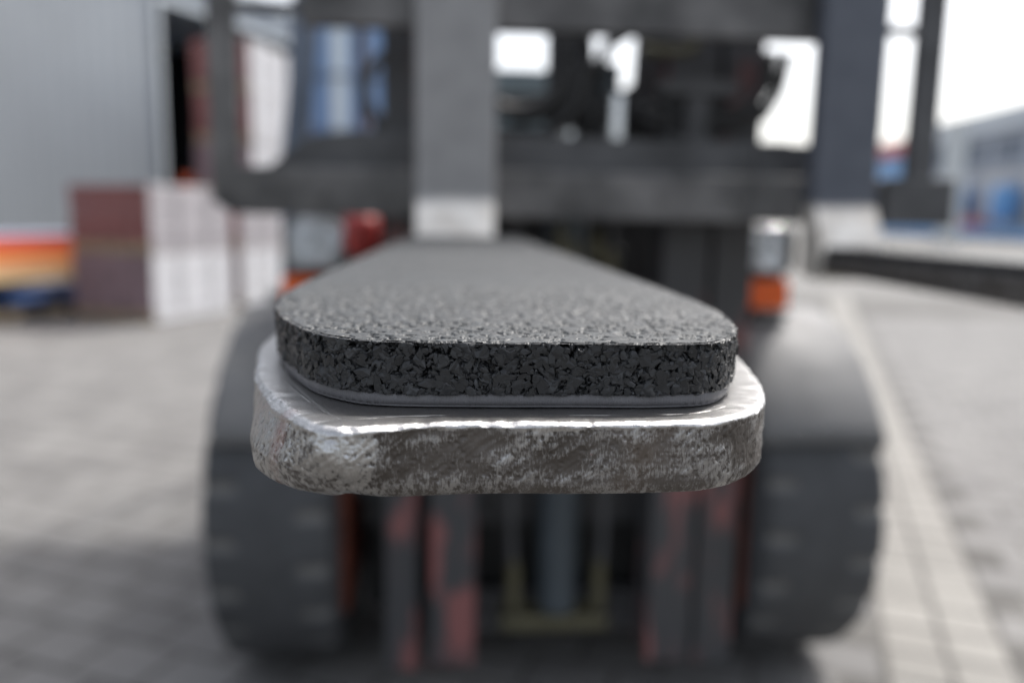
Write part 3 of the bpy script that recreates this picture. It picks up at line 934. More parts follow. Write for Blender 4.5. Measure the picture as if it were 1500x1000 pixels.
# ---- fork tines -------------------------------------------------------
TOP = CAM_H - 0.0537                      # top of the near tine
tine_pts = [(-0.070, 1.40), (-0.078, 0.9), (-0.084, 0.5), (-0.0815, 0.38), (-0.079, 0.3346), (-0.0712, 0.2945), (-0.0662, 0.2717), (-0.0585, 0.2503), (-0.0492, 0.2296),
            (-0.0403, 0.2130), (-0.0335, 0.2050), (-0.024, 0.2046), (-0.010, 0.2080), (0.008, 0.2096), (0.030, 0.2092), (0.055, 0.2096),
            (0.0700, 0.2120), (0.0839, 0.2216), (0.0943, 0.2380), (0.1022, 0.2620), (0.1081, 0.2882), (0.1135, 0.3214), (0.117, 0.37), (0.118, 0.45), (0.10, 0.9), (0.070, 1.40)]
def tine_mesh(pts, top, thick_tip, thick_heel, dx=0.0, fine=True, seed=3):
    st = (lambda y: 0.00042 if y < 0.33 else (0.0012 if y < 0.42 else 0.03)) if fine else (lambda y: 0.006 if y < 0.42 else 0.05)
    X, Y, nx, ny, S = resample(pts, st)
    nC = len(X)
    th = thick_tip + (thick_heel - thick_tip) * np.clip((Y - 0.21) / 1.19, 0, 1)
    rowsT = [0.0085, 0.006, 0.0045, 0.0035, 0.0027, 0.0020, 0.0015, 0.0011, 0.0007, 0.0004, 0.00015] if fine else [0.006, 0.001]
    prof = [(i, 0.0011 * max(0, 1 - i / 0.0022) ** 2, 0.0) for i in rowsT]       # inset, drop, side fraction
    nS = 46 if fine else 6
    rb_in, rb_z = 0.0032, 0.0045
    P = []
    for (i, d, _) in prof: P.append(('t', i, d))
    for k in range(nS): P.append(('s', 0, k / (nS - 1)))
    for k in range(1, 13 if fine else 5): P.append(('b', 0, k / (12.0 if fine else 4.0)))
    P.append(('u', 0.02, 0))
    nR = len(P)
    V = np.zeros((nR, nC, 3)); wear = np.zeros((nR, nC)); hollow = np.zeros((nR, nC))
    lip = 0.0006 + 0.0016 * fbm(S / 0.011, S * 0, seed + 5, 3) ** 1.5
    corner = np.exp(-((X + 0.036) / 0.013) ** 2) * (Y < 0.24)      # battered left corner
    lip = lip + corner * 0.0026 * fbm(S / 0.004, S * 0, seed + 9, 3)
    rbx = 0.0085 * np.exp(-((X + 0.029) / 0.010) ** 2) * (Y < 0.222)
    bulge = 0.0062 * np.exp(-((Y - 0.235) / 0.024) ** 2) * np.clip((-0.034 - X) / 0.008, 0, 1)
    for r, (kind, a, b) in enumerate(P):
        if kind == 't':
            ins, z = a, -b
            z = z * np.ones(nC)
        elif kind == 's':
            ins, z = 0.30 * rbx * np.clip(b - 0.45, 0, 1) ** 2 / 0.3, -0.0014 - (th - rb_z - 0.0014) * b
        elif kind == 'b':
            t = b * math.pi / 2
            ins, z = 0.30 * rbx * 0.55 ** 2 / 0.3 + (rb_in + rbx * 0.8) * (1 - math.cos(t)), -(th - rb_z) - rb_z * math.sin(t)
        else:
            ins, z = a, -th
        z = z * np.ones(nC)
        out = -ins * np.ones(nC)
        if fine:
            v = -z if kind != 't' else -0.3 * ins * np.ones(nC)
            amp = (Y < 0.36).astype(float)
            dent = (fbm(S / 0.009, v / 0.006, seed, 2) - 0.5) * 0.0010
            scr = (vnoise(S / 0.00085, v / 0.0028, seed + 30) - 0.5) * 0.00034 + (vnoise(S / 0.0017, v / 0.006, seed + 31) - 0.5) * 0.00034
            scr = 0.7 * scr + (vnoise((S + v * 1.4) / 0.0011, (v - S) / 0.009, seed + 33) - 0.5) * 0.00028
            pit = np.clip(fbm(S / 0.0009, v / 0.0014, seed + 40, 3, 0.65) - 0.58, 0, 1) * 0.0018
            if kind in 'sb':
                k_s = 1.0 if kind == 's' else 1 - 0.6 * b
                below = np.clip((v - lip) / 0.0008, 0, 1)
                edge = np.clip((-z) / 0.0006, 0, 1)
                out = out + amp * k_s * (dent + (scr - pit) * below) - 0.00018 * below * amp + 0.0002 * (1 - below) * amp * (vnoise(S / 0.0013, v * 0, seed + 61) - 0.3)
                out = out + amp * corner * below * (fbm(S / 0.003, v / 0.002, seed + 70, 5, 0.7) - 0.62) * 0.0004
                hump = 0.0016 * np.exp(-((X + 0.030) / 0.011) ** 2) * (Y < 0.235)
                out = out + hump * np.sin(np.pi * np.clip(v / 0.019, 0, 1))
                out = out + bulge * np.clip(v / 0.013, 0, 1) ** 0.8
                wear[r] = (1 - below) * 1.0 + 0.75 * np.clip(corner - 0.15, 0, 1) * np.clip((fbm(S / 0.0016, v / 0.0014, seed + 80, 4, 0.7) - 0.44) / 0.12, 0, 1) + 0.35 * np.clip((X - 0.085) / 0.02, 0, 1) + 0.5 * np.clip((-0.042 - X) / 0.008, 0, 1)
                mb = np.exp(-((X + 0.027) / 0.007) ** 2) * (Y < 0.24)
                wear[r] = np.clip(wear[r] + 0.95 * mb * (0.45 + 0.55 * np.clip((fbm(S / 0.0014, v / 0.0012, seed + 85, 3) - 0.4) / 0.15, 0, 1)), 0, 1)
                hollow[r] = np.clip(pit / 0.0002, 0, 1) * 0.7 + np.clip(-scr / 0.0002, 0, 1) * 0.4 + np.clip(-dent / 0.0003, 0, 1) * 0.35
            else:
                if kind == 't':
                    z = z + amp * (fbm(S / 0.004, S * 0 + a * 300, seed + 90, 4) - 0.5) * 0.00040
                    z = z - amp * np.exp(-(a / 0.004) ** 2) * np.clip(fbm(S / 0.006, S * 0, seed + 95, 3) - 0.5, 0, 1) * 0.0015
                    out = out + amp * (a < 0.0013) * ((vnoise(S / 0.0019, S * 0, seed + 97) - 0.5) * 0.0005 + (fbm(S / 0.008, S * 0, seed, 4) - 0.5) * 0.0008)
                    wear[r] = 0.75 + 0.4 * fbm(S / 0.004, S * 0 + a * 400, seed + 120, 4)
                    hollow[r] = 0.15 * (vnoise(S / 0.002, S * 0 + a * 900, seed + 99) > 0.75)
        V[r, :, 0] = X + nx * out + dx
        V[r, :, 1] = Y + ny * out
        V[r, :, 2] = top + z
    base = (nR - 1) * nC
    capT = list(range(nC))
    capB = list(range(base, base + nC))[::-1]
    back = [r * nC for r in range(nR)] + [r * nC + nC - 1 for r in reversed(range(nR))]
    V[:, :, 0] -= FX; V[:, :, 1] -= FY
    me = grid_mesh('fork_blade', V, nR, nC, M['tip'], {'wear': wear, 'hollow': hollow}, [capT, capB, back[::-1]])
    return me
def shank(parent, x0, x1, top, mk='shank'):
    m_ = MB()
    bl = 0.007
    # plan outline with chamfered vertical edges, swept up; heel web slopes forward into the blade
    m_.box(x0, x1, 1.452, 1.496, top - 0.04, 2.15, bl)
    m_.prism([(1.4525, 1.122), (1.43, 1.085), (1.402, top + 0.0005), (1.398, top - 0.042), (1.4525, top - 0.045)], 'X', x0 + 0.002, x1 - 0.002)
    return m_.build('fork_shank', M[mk], parent)
f1 = link('fork', tine_mesh(tine_pts, TOP, 0.0205, 0.042), fl)
f1['_world'] = 1
f1['label'] = 'near fork with scuffed bare steel tip, carrying the thick rubber mat'
o = shank(fl, -0.0705, 0.068, TOP)
o.parent = f1
hk = MB().box(-0.05, 0.05, 1.4965, 1.53, 1.503, 1.53).build('hook', M['dark_steel'], fl); hk.parent = f1
t2 = [(0.641, 1.40), (0.629, 0.7), (0.628, 0.42), (0.640, 0.34), (0.655, 0.28), (0.68, 0.235), (0.71, 0.215), (0.75, 0.21), (0.79, 0.215), (0.82, 0.235), (0.84, 0.28), (0.848, 0.34), (0.852, 0.42), (0.80, 0.7), (0.757, 1.40)]
t2 = [(p[0] - 0.0, p[1]) for p in t2]
def rfork_pts():
    w0, w1 = 0.642, 0.757
    return [(w0, 1.40), (w0 - 0.002, 0.9), (w0 - 0.002, 0.5), (w0, 0.36), (w0 + 0.010, 0.285), (w0 + 0.025, 0.235), (w0 + 0.045, 0.215), (w0 + 0.075, 0.212),
            (w1 - 0.03, 0.22), (w1 - 0.008, 0.25), (w1 + 0.004, 0.30), (w1 + 0.006, 0.4), (w1 + 0.004, 0.9), (w1, 1.40)]
f2 = link('fork', tine_mesh(rfork_pts(), 1.031, 0.038, 0.032, 0, False), fl)
f2['label'] = 'right fork running out of the picture on the right'
o = shank(fl, 0.6395, 0.757, 1.031, 'shank_dark'); o.parent = f2

# ---- anti-slip rubber mats lying on the forks ---------------------------
MAT_TOP = CAM_H - 0.035
mat_pts = [(-0.0748, 1.398), (-0.0765, 0.797), (-0.0768, 0.4365), (-0.0757, 0.3876), (-0.0730, 0.3500), (-0.0674, 0.3126), (-0.0610, 0.2872), (-0.0535, 0.2660), (-0.0425, 0.2430), (-0.0325, 0.2320),
           (-0.0239, 0.2268), (-0.0088, 0.2247), (0.010, 0.2241), (0.0317, 0.2240), (0.0574, 0.2240), (0.0735, 0.2275), (0.0838, 0.2400), (0.0915, 0.2590), (0.0975, 0.2830),
           (0.1016, 0.3086), (0.1040, 0.3417), (0.1050, 0.38), (0.1050, 0.4544), (0.1050, 0.6539), (0.1035, 1.398)]
def inside(poly, x, y):
    c = np.zeros(x.shape, bool)
    n = len(poly)
    for i in range(n):
        x1, y1 = poly[i]; x2, y2 = poly[(i + 1) % n]
        if y1 == y2: continue
        hit = ((y1 > y) != (y2 > y)) & (x < (x2 - x1) * (y - y1) / (y2 - y1) + x1)
        c ^= hit
    return c
def granules(X, Y, nx, ny, S, z0, z1, core, off, seed):
    """angular rubber granules bedded in the cut side; those the knife went through are sliced flat"""
    bm = bmesh.new()
    bmesh.ops.create_icosphere(bm, subdivisions=1, radius=1)
    bv = np.array([v.co[:] for v in bm.verts]); bf = np.array([[v.index for v in f.verts] for f in bm.faces])
    bm.free()
    rg = np.random.default_rng(seed)
    good = np.where(Y < 0.345)[0]
    VV, FF, TN = [], [], []
    n = 3300
    r = 0.00045 + 0.0022 * rg.random(n) ** 3.0
    order = np.argsort(r)
    ii = rg.choice(good, n)
    vz = z0 + 0.0004 + (z1 - z0 - 0.0009) * rg.random(n)
    for k in order:
        i = ii[k]
        shp = bv * (1 + rg.uniform(-0.5, 0.3, (len(bv), 1)))
        A = rg.normal(size=(3, 3)); q, _ = np.linalg.qr(A)
        shp = (shp * np.array([1.25, 0.85, 0.6]) * r[k]) @ q
        cut = rg.uniform(-0.0007, 0.00012) if r[k] < 0.0012 else rg.uniform(-0.0001, 0.00016)
        t_, o_, z_ = shp[:, 0], shp[:, 1] - r[k] * 0.25, shp[:, 2] + vz[k]
        tilt = rg.uniform(-0.12, 0.12, 2)
        o_ = np.minimum(o_, cut + tilt[0] * t_ + tilt[1] * (z_ - vz[k]))
        z_ = np.clip(z_, z0 + 0.00005, z1 - 0.00012)
        # tangent direction = (-ny, nx)
        px = X[i] + nx[i] * o_ - ny[i] * t_
        py = Y[i] + ny[i] * o_ + nx[i] * t_
        b0 = len(VV) * len(bv)
        VV.append(np.stack([px - off.x, py - off.y, z_ - off.z], 1))
        FF.append(bf + b0)
        TN.append(np.full(len(bv), 0.08 + 0.5 * rg.random() + (0.4 if rg.random() < 0.08 and r[k] < 0.0013 else 0)))
    V = np.concatenate(VV); F = np.concatenate(FF); T = np.concatenate(TN)
    me = bpy.data.meshes.new('rubber_granule')
    me.vertices.add(len(V)); me.vertices.foreach_set('co', V.astype(np.float32).ravel())
    me.loops.add(F.size); me.loops.foreach_set('vertex_index', F.astype(np.int32).ravel())
    me.polygons.add(len(F)); me.polygons.foreach_set('loop_start', (np.arange(len(F)) * 3).astype(np.int32)); me.polygons.foreach_set('loop_total', np.full(len(F), 3, np.int32))
    me.polygons.foreach_set('use_smooth', np.zeros(len(F), bool))
    me.update(calc_edges=True)
    at = me.attributes.new('tone', 'FLOAT', 'POINT'); at.data.foreach_set('value', T.astype(np.float32))
    me.materials.append(M['rubber_side'])
    o = link('rubber_granule', me, core)
    o['kind'] = 'stuff'
def crumb_layer(pts, z0, z1, fine, parent, seed):
    YF = 0.48
    st = (lambda y: 0.00028 if y < 0.35 else (0.0012 if y < 0.45 else 0.02)) if fine else (lambda y: 0.004 if y < 0.4 else 0.03)
    X, Y, nx, ny, S = resample(pts, st)
    nC = len(X)
    nS = 52 if fine else 5
    rowsT = [0.0022, 0.0016, 0.0011, 0.0007, 0.0004, 0.00015] if fine else [0.001]
    H_ = z1 - z0
    V = []; TT = []
    for i in rowsT:
        x_, y_ = X - nx * i, Y - ny * i
        if fine:
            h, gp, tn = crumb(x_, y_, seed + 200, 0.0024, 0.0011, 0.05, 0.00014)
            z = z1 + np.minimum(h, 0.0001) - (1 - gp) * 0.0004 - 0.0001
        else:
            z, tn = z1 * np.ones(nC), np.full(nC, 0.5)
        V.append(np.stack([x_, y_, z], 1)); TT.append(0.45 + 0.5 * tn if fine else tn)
    for k in range(nS):
        t = k / (nS - 1)
        v = t * H_
        if fine:
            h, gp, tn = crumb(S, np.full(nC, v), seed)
            skin = math.exp(-(v / 0.0007) ** 2)
            fl_ = 0.0
            dd = (h - (1 - gp) * 0.0016) * (1 - 0.75 * skin)
            wav = (fbm(S / 0.006, S * 0 + v / 0.006, seed + 300, 3) - 0.5) * 0.0009 * (1 - skin)
            dd = dd + wav - 0.0007 * (1 - skin)
            rag = (t > 0.93) * (vnoise(S / 0.0014, S * 0, seed + 301) - 0.5) * 0.0006
            zz = z1 - v + rag * (t - 0.93) / 0.07
        else:
            dd = np.zeros(nC); tn = np.full(nC, 0.4); zz = z1 - v * np.ones(nC)
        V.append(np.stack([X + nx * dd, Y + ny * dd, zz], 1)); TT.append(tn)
    V.append(np.stack([X - nx * 0.003, Y - ny * 0.003, np.full(nC, z0)], 1)); TT.append(np.zeros(nC))
    V = np.array(V); TT = np.array(TT)
    nR = len(V)
    V[:, :, 0] -= parent.location.x; V[:, :, 1] -= parent.location.y; V[:, :, 2] -= parent.location.z
    capB = list(range((nR - 1) * nC, nR * nC))[::-1]
    back = [r * nC for r in range(nR)] + [r * nC + nC - 1 for r in reversed(range(nR))]
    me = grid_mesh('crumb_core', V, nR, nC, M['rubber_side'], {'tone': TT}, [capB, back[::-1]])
    core = link('crumb_core', me, parent)
    if fine:
        granules(X, Y, nx, ny, S, z0, z1, core, parent.location, seed)
    # top surface: fine near the front edge, plain behind
    poly = [(x - a * 0.0014, y - b * 0.0014) for x, y, a, b in zip(X, Y, nx, ny)]
    if fine:
        for (ya, yb, dx_, dy_) in ((0.2195, 0.2755, 0.00026, 0.00032), (0.27518, 0.36, 0.00045, 0.0006), (0.3598, YF, 0.0007, 0.001)):
            gx = np.arange(-0.085, 0.115, dx_); gy = np.arange(ya, yb, dy_)
            GX, GY = np.meshgrid(gx, gy)
            ins = inside(poly[::6], GX, GY)
            h, gp, tn = crumb(GX, GY, seed + 200, 0.0024, 0.0011, 0.05, 0.00014)
            fade = np.clip((YF - GY) / 0.08, 0, 1)
            gapn = np.clip((fbm(GX / 0.003, GY / 0.003, 778, 3) - 0.38) / 0.2, 0, 1)
            Z = z1 + (np.maximum(h, -0.0009) - (1 - gp) * 0.00020 * gapn) * fade + (fbm(GX / 0.012, GY / 0.012, 777, 3) - 0.5) * 0.0003 * fade
            idx = -np.ones(GX.shape, int)
            sel = ins
            idx[sel] = np.arange(sel.sum())
            a, b_, c_, d_ = idx[:-1, :-1], idx[:-1, 1:], idx[1:, 1:], idx[1:, :-1]
            ok = (a >= 0) & (b_ >= 0) & (c_ >= 0) & (d_ >= 0)
            Q = np.stack([a[ok], b_[ok], c_[ok], d_[ok]], 1)
            vv = np.stack([GX[sel] - parent.location.x, GY[sel] - parent.location.y, Z[sel] - parent.location.z], 1)
            me2 = bpy.data.meshes.new('crumb_top')
            me2.vertices.add(len(vv)); me2.vertices.foreach_set('co', vv.astype(np.float32).ravel())
            me2.loops.add(Q.size); me2.loops.foreach_set('vertex_index', Q.astype(np.int32).ravel())
            me2.polygons.add(len(Q)); me2.polygons.foreach_set('loop_start', (np.arange(len(Q)) * 4).astype(np.int32)); me2.polygons.foreach_set('loop_total', np.full(len(Q), 4, np.int32))
            me2.polygons.foreach_set('use_smooth', np.ones(len(Q), bool))
            me2.update(calc_edges=True)
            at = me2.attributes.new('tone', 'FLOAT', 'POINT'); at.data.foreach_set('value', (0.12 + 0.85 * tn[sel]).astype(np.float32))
            me2.materials.append(M['rubber_top'])
            link('crumb_top', me2, parent)
        k0 = next(i for i, p in enumerate(poly) if p[1] < YF)
        k1 = len(poly) - next(i for i, p in enumerate(poly[::-1]) if p[1] < YF)
        far = poly[:k0] + [(poly[k0][0], YF - 0.006), (poly[k1 - 1][0], YF - 0.006)] + poly[k1:]
    else:
        far = poly
    # far part of the top
    me3 = bpy.data.meshes.new('crumb_top')
    lx = parent.location
    me3.from_pydata([(p[0] - lx.x, p[1] - lx.y, z1 - (0.00005 if fine else -0.00005) - lx.z) for p in far], [], [tuple(range(len(far)))])
    me3.materials.append(M['rubber_far'])
    link('crumb_top', me3, parent)
    # floor of the crevices under the fine top
    if fine:
        near = [p for p in poly[::4]]
        me4 = bpy.data.meshes.new('crumb_bed')
        me4.from_pydata([(p[0] - lx.x, p[1] - lx.y, z1 - 0.0016 - lx.z) for p in near], [], [tuple(range(len(near)))])
        me4.materials.append(M['rubber_side'])
        o4 = link('crumb_bed', me4, core)
def backing(pts, z0, z1, inset, fine, parent):
    st = (lambda y: 0.00022 if y < 0.34 else (0.0012 if y < 0.45 else 0.03)) if fine else (lambda y: 0.005 if y < 0.4 else 0.04)
    X, Y, nx, ny, S = resample(pts, st)
    V = []
    lev = [(0.004, z1), (0.0004, z1), (0.0, z1 - 0.0004), (-0.0002, (z0 * .5 + z1 * .5)), (-0.0001, z0 + 0.0008), (0.0005, z0 + 0.00055), (0.0005, z0 + 0.0003), (0.0001, z0 + 0.00012), (0.0003, z0), (0.004, z0)]
    for k, (i, z) in enumerate(lev):
        rib = (np.sin(S / 0.00085 * 2 * np.pi) * 0.00006 + (vnoise(S / 0.0004, S * 0, 5) - 0.5) * 0.00006 + (fbm(S / 0.008, S * 0, 9, 3) - 0.5) * 0.0004) if fine else 0 * S
        if fine and k in (5, 6):
            rib = rib + np.where((np.sin(S / 0.0027 * 2 * np.pi + 2 * fbm(S / 0.01, S * 0, 44, 2)) > 0.2) & (fbm(S / 0.03, S * 0, 45, 2) > 0.45), 0.0004, 0.0)
        dz = (fbm(S / 0.01, S * 0, 12, 3) - 0.5) * 0.0003 * (k < 3) if fine else 0
        V.append(np.stack([X - nx * (i + inset) + nx * rib, Y - ny * (i + inset) + ny * rib, z + dz + 0 * S], 1))
    V = np.array(V); nR, nC = V.shape[:2]
    l = parent.location
    V -= np.array([l.x, l.y, l.z])
    back = [r * nC for r in range(nR)] + [r * nC + nC - 1 for r in reversed(range(nR))]
    me = grid_mesh('backing_strip', V, nR, nC, M['backing'], None, [list(range(nC)), list(range((nR - 1) * nC, nR * nC))[::-1], back[::-1]])
    return link('backing_strip', me, parent)
m1 = thing('rubber_mat', 'thick black rubber crumb mat on grey backing, lying on the near fork', 'rubber mat', (0.014, 0.8, TOP), 0, 'rubber mats on the forks')
crumb_layer(mat_pts, TOP + 0.0040, MAT_TOP, True, m1, 11)
backing(mat_pts, TOP + 0.0003, TOP + 0.0041, 0.0014, True, m1)
m2 = thing('rubber_mat', 'black rubber mat on the right fork, running out of the picture', 'rubber mat', (0.70, 0.8, 1.031), 0, 'rubber mats on the forks')
mp2 = [(p[0] + (0.002 if p[0] < 0.7 else -0.002), p[1] if p[1] > 0.5 else p[1] + 0.012) for p in rfork_pts()]
mp2[0] = (0.644, 1.398); mp2[-1] = (0.755, 1.398)
crumb_layer(mp2, 1.0345, 1.0465, False, m2, 31)
backing(mp2, 1.0312, 1.0346, 0.0012, False, m2)

# ---- carriage ----------------------------------------------------------
MB().box(-0.270, 0.742, 1.500, 1.535, 1.411, 1.502, 0.004).build('carriage_bar', M['mid_steel'], fl)
lb = MB().box(-0.395, 0.925, 1.500, 1.535, 1.086, 1.170, 0.005).build('carriage_bar', M['mid_steel'], fl)
cp = MB()
cp.prism([(-0.34, 1.1705), (0.755, 1.1705), (0.755, 1.19), (0.70, 1.232), (-0.20, 1.238), (-0.27, 1.225)], 'Y', 1.540, 1.556)
cp.build('carriage_plate', M['dark_steel'], fl)
for x in (-0.24, -0.12, 0.20, 0.38, 0.52, 0.80):
    b1 = MB().cyl((x, 1.492, 1.128), (x, 1.4995, 1.128), 0.011, n=6).build('bolt', M['mid_steel'], fl); b1.parent = lb
MB().box(-0.14, -0.075, 1.5355, 1.62, 1.10, 1.235, 0.003).build('carriage_roller_plate', M['dark_steel'], fl)
MB().box(0.56, 0.625, 1.5355, 1.62, 1.10, 1.235, 0.003).build('carriage_roller_plate', M['dark_steel'], fl)
# load backrest
br_ = MB().box(-0.432, -0.384, 1.505, 1.53, 1.108, 2.25, 0.004).build('backrest_post', M['mid_steel'], fl)
MB().prism([(-0.432, 1.108), (-0.3975, 1.086), (-0.3975, 1.1695), (-0.432, 1.2)], 'Y', 1.509, 1.527).build('backrest_gusset', M['dark_steel'], fl)
MB().box(0.858, 0.912, 1.538, 1.56, 1.16, 2.25, 0.004).build('backrest_post', M['dark_steel'], fl)
MB().box(0.79, 0.925, 1.4985 - 0.012, 1.4985, 1.084, 1.172, 0.003).build('end_stop', M['dark_steel'], fl)
MB().box(-0.383, -0.2705, 1.507, 1.528, 1.432, 1.449, 0.003).build('backrest_rail', M['mid_steel'], fl)
MB().box(0.7425, 0.857, 1.538, 1.557, 1.434, 1.452, 0.003).build('backrest_rail', M['mid_steel'], fl)
MB().box(-0.432, 0.912, 1.507, 1.53, 2.2505, 2.29, 0.004).build('backrest_rail', M['mid_steel'], fl)

# ---- mast ------------------------------------------------------------------
def channel(x0, x1, y0, y1, z0, z1, open_right, t=0.016):
    xs = (x0, x1)
    m_ = MB()
    m_.box(x0, x1, y0, y0 + t, z0, z1, 0.003)
    m_.box(x0, x1, y1 - t, y1, z0, z1, 0.003)
    if open_right: m_.box(x0, x0 + t, y0 + t + 0.0005, y1 - t - 0.0005, z0, z1)
    else: m_.box(x1 - t, x1, y0 + t + 0.0005, y1 - t - 0.0005, z0, z1)
    return m_
for args, lab in (((-0.148, -0.080, 1.70, 1.84, 0.09, 2.4, True), 'outer'), ((-0.050, 0.046, 1.68, 1.80, 0.11, 2.35, True), 'inner'),
                  ((0.430, 0.526, 1.68, 1.80, 0.11, 2.35, False), 'inner'), ((0.542, 0.628, 1.70, 1.84, 0.09, 2.4, False), 'outer')):
    channel(*args).build('mast_channel', M['red_worn'], fl)
MB().box(-0.0795, 0.5465, 1.845, 1.875, 0.10, 0.20, 0.004).build('mast_crossmember', M['dark_steel'], fl)
MB().box(-0.0495, 0.4295, 1.81, 1.84, 1.30, 1.35, 0.004).build('mast_crossmember', M['dark_steel'], fl)
MB().box(-0.148, 0.628, 1.845, 1.87, 2.3, 2.4, 0.004).build('mast_crossmember', M['dark_steel'], fl)
cy = MB().cyl((0.237, 1.775, 0.20), (0.237, 1.775, 1.19), 0.045, n=28).build('lift_cylinder', M['cyl'], fl)
o = MB().cyl((0.237, 1.775, 1.19), (0.237, 1.775, 1.205), 0.051, n=28).build('gland', M['black'], fl); o.parent = cy
o = MB().cyl((0.237, 1.775, 1.205), (0.237, 1.775, 1.27), 0.024, n=24).build('piston_rod', M['chrome'], fl); o.parent = cy
MB().box(0.108, 0.355, 1.74, 1.83, 0.155, 0.188, 0.006).build('cylinder_foot', M['brass'], fl)
for x in (0.135, 0.332):
    hz = MB().tube([(x - 0.012 * math.sin(k / 10 * 3.1) * (1 if x < 0.2 else -1), 1.755, 0.20 + k * 0.1) for k in range(0, 11)], 0.011, 10).build('hose', M['dark_steel'], fl)
    o = MB().cyl((x, 1.752, 0.21), (x, 1.752, 0.30), 0.017, n=6).cyl((x, 1.752, 0.301), (x, 1.752, 0.32), 0.013, n=12).build('fitting', M['brass'], fl); o.parent = hz
# upper mast: plate, hoses, chrome rod, brass pipes
MB().prism([(0.352, 1.236), (0.628, 1.236), (0.628, 1.30), (0.60, 1.34), (0.60, 1.50), (0.395, 1.50), (0.39, 1.385), (0.352, 1.36)], 'Y', 1.862, 1.878).build('mast_plate', M['dark_steel'], fl)
MB().box(0.455, 0.50, 1.645, 1.676, 1.20, 1.33, 0.004).box(0.40, 0.56, 1.645, 1.676, 1.3305, 1.36, 0.004).build('mast_bracket', M['dark_steel'], fl)
c2 = MB().cyl((0.330, 1.72, 1.20), (0.330, 1.72, 1.338), 0.020, n=20).build('side_cylinder', M['chrome'], fl)
o = MB().cyl((0.312, 1.735, 1.338), (0.312, 1.735, 1.40), 0.024, n=20).build('cap', M['cyl'], fl); o.parent = c2
MB().tube([(0.37, 1.69, 1.425), (0.40, 1.688, 1.420), (0.44, 1.686, 1.420), (0.470, 1.684, 1.424), (0.478, 1.684, 1.45), (0.478, 1.684, 1.47)], 0.011, 10).build('pipe', M['brass'], fl)
def arc(cx, cz, r, a0, a1, y, n=18):
    return [(cx + r * math.cos(R(a0 + (a1 - a0) * k / n)), y, cz + r * math.sin(R(a0 + (a1 - a0) * k / n))) for k in range(n + 1)]
hoses = [[(0.20, 1.70, 1.49)] + arc(0.12, 1.40, 0.10, 20, -110, 1.70),
         [(0.235, 1.71, 1.49)] + arc(0.13, 1.41, 0.125, 10, -100, 1.71),
         [(0.262, 1.70, 1.49), (0.262, 1.70, 1.40), (0.25, 1.70, 1.33), (0.22, 1.70, 1.28), (0.17, 1.70, 1.25), (0.08, 1.70, 1.24)],
         [(0.285, 1.72, 1.24), (0.275, 1.72, 1.32), (0.285, 1.72, 1.39), (0.31, 1.72, 1.44), (0.36, 1.72, 1.47)],
         [(0.38, 1.69, 1.31), (0.46, 1.68, 1.295), (0.55, 1.67, 1.30), (0.60, 1.665, 1.325), (0.62, 1.66, 1.36), (0.625, 1.655, 1.42)],
         [(0.38, 1.69, 1.285), (0.46, 1.685, 1.27), (0.56, 1.68, 1.275), (0.62, 1.675, 1.30), (0.645, 1.67, 1.345), (0.66, 1.665, 1.42)]]
for h in hoses:
    MB().tube(h, 0.013, 10).build('hose', M['black'], fl)
MB().prism([(0.20, 1.18), (0.385, 1.18), (0.385, 1.372), (0.308, 1.38), (0.30, 1.50), (0.20, 1.50)], 'Y', 1.8795, 1.90).build('cable_guide', M['black'], fl)
for (x, z) in ((0.222, 1.035), (0.300, 1.022), (0.25, 1.0), (0.33, 0.985)):
    MB().cyl((x, 1.735, z - 0.022), (x, 1.735, z + 0.022), 0.014, n=6).cyl((x, 1.735, z + 0.0225), (x, 1.735, z + 0.04), 0.009, n=12).build('fitting', M['brass'], fl)
MB().box(0.17, 0.38, 1.755 + 0.07, 1.86, 0.94, 1.02, 0.004).build('valve_block', M['black_deep'], fl)

# ---- wheels -------------------------------------------------------------
def tyre_mesh(w, Ro, Ri, cx, cy, cz):
    nT = 22 * 14
    prof = [(-0.5, Ri), (-0.5, Ro - 0.075), (-0.493, Ro - 0.045), (-0.478, Ro - 0.022), (-0.45, Ro - 0.008), (-0.42, Ro - 0.002)] + [(-0.40 + 0.05 * k, Ro) for k in range(17)] + [(0.42, Ro - 0.002), (0.45, Ro - 0.008), (0.478, Ro - 0.022), (0.493, Ro - 0.045), (0.5, Ro - 0.075), (0.5, Ri)]
    nP = len(prof)
    T = np.arange(nT + 1) / nT * 2 * np.pi
    V = np.zeros((nP, nT + 1, 3)); D = np.zeros((nP, nT + 1))
    for i, (a, r) in enumerate(prof):
        ph = (np.arange(nT + 1) + (7 if a > 0 else 0)) % 14
        notch = (ph < 3) & (abs(a) > 0.22) & (abs(a) < 0.47)
        shoulder = (ph < 3) & (abs(a) >= 0.44) & (r > Ro - 0.05)
        rr = np.where(notch | shoulder, r - 0.014, r)
        D[i] = (notch & (abs(a) > 0.24) & (abs(a) < 0.43)) * 0.8
        V[i, :, 0] = cx + a * w - FX
        V[i, :, 1] = cy + rr * np.cos(T) - FY
        V[i, :, 2] = cz + rr * np.sin(T)
    me = grid_mesh('tyre', V, nP, nT + 1, M['tyre'], {'dust': D})
    for p in me.polygons: p.use_smooth = True
    return me
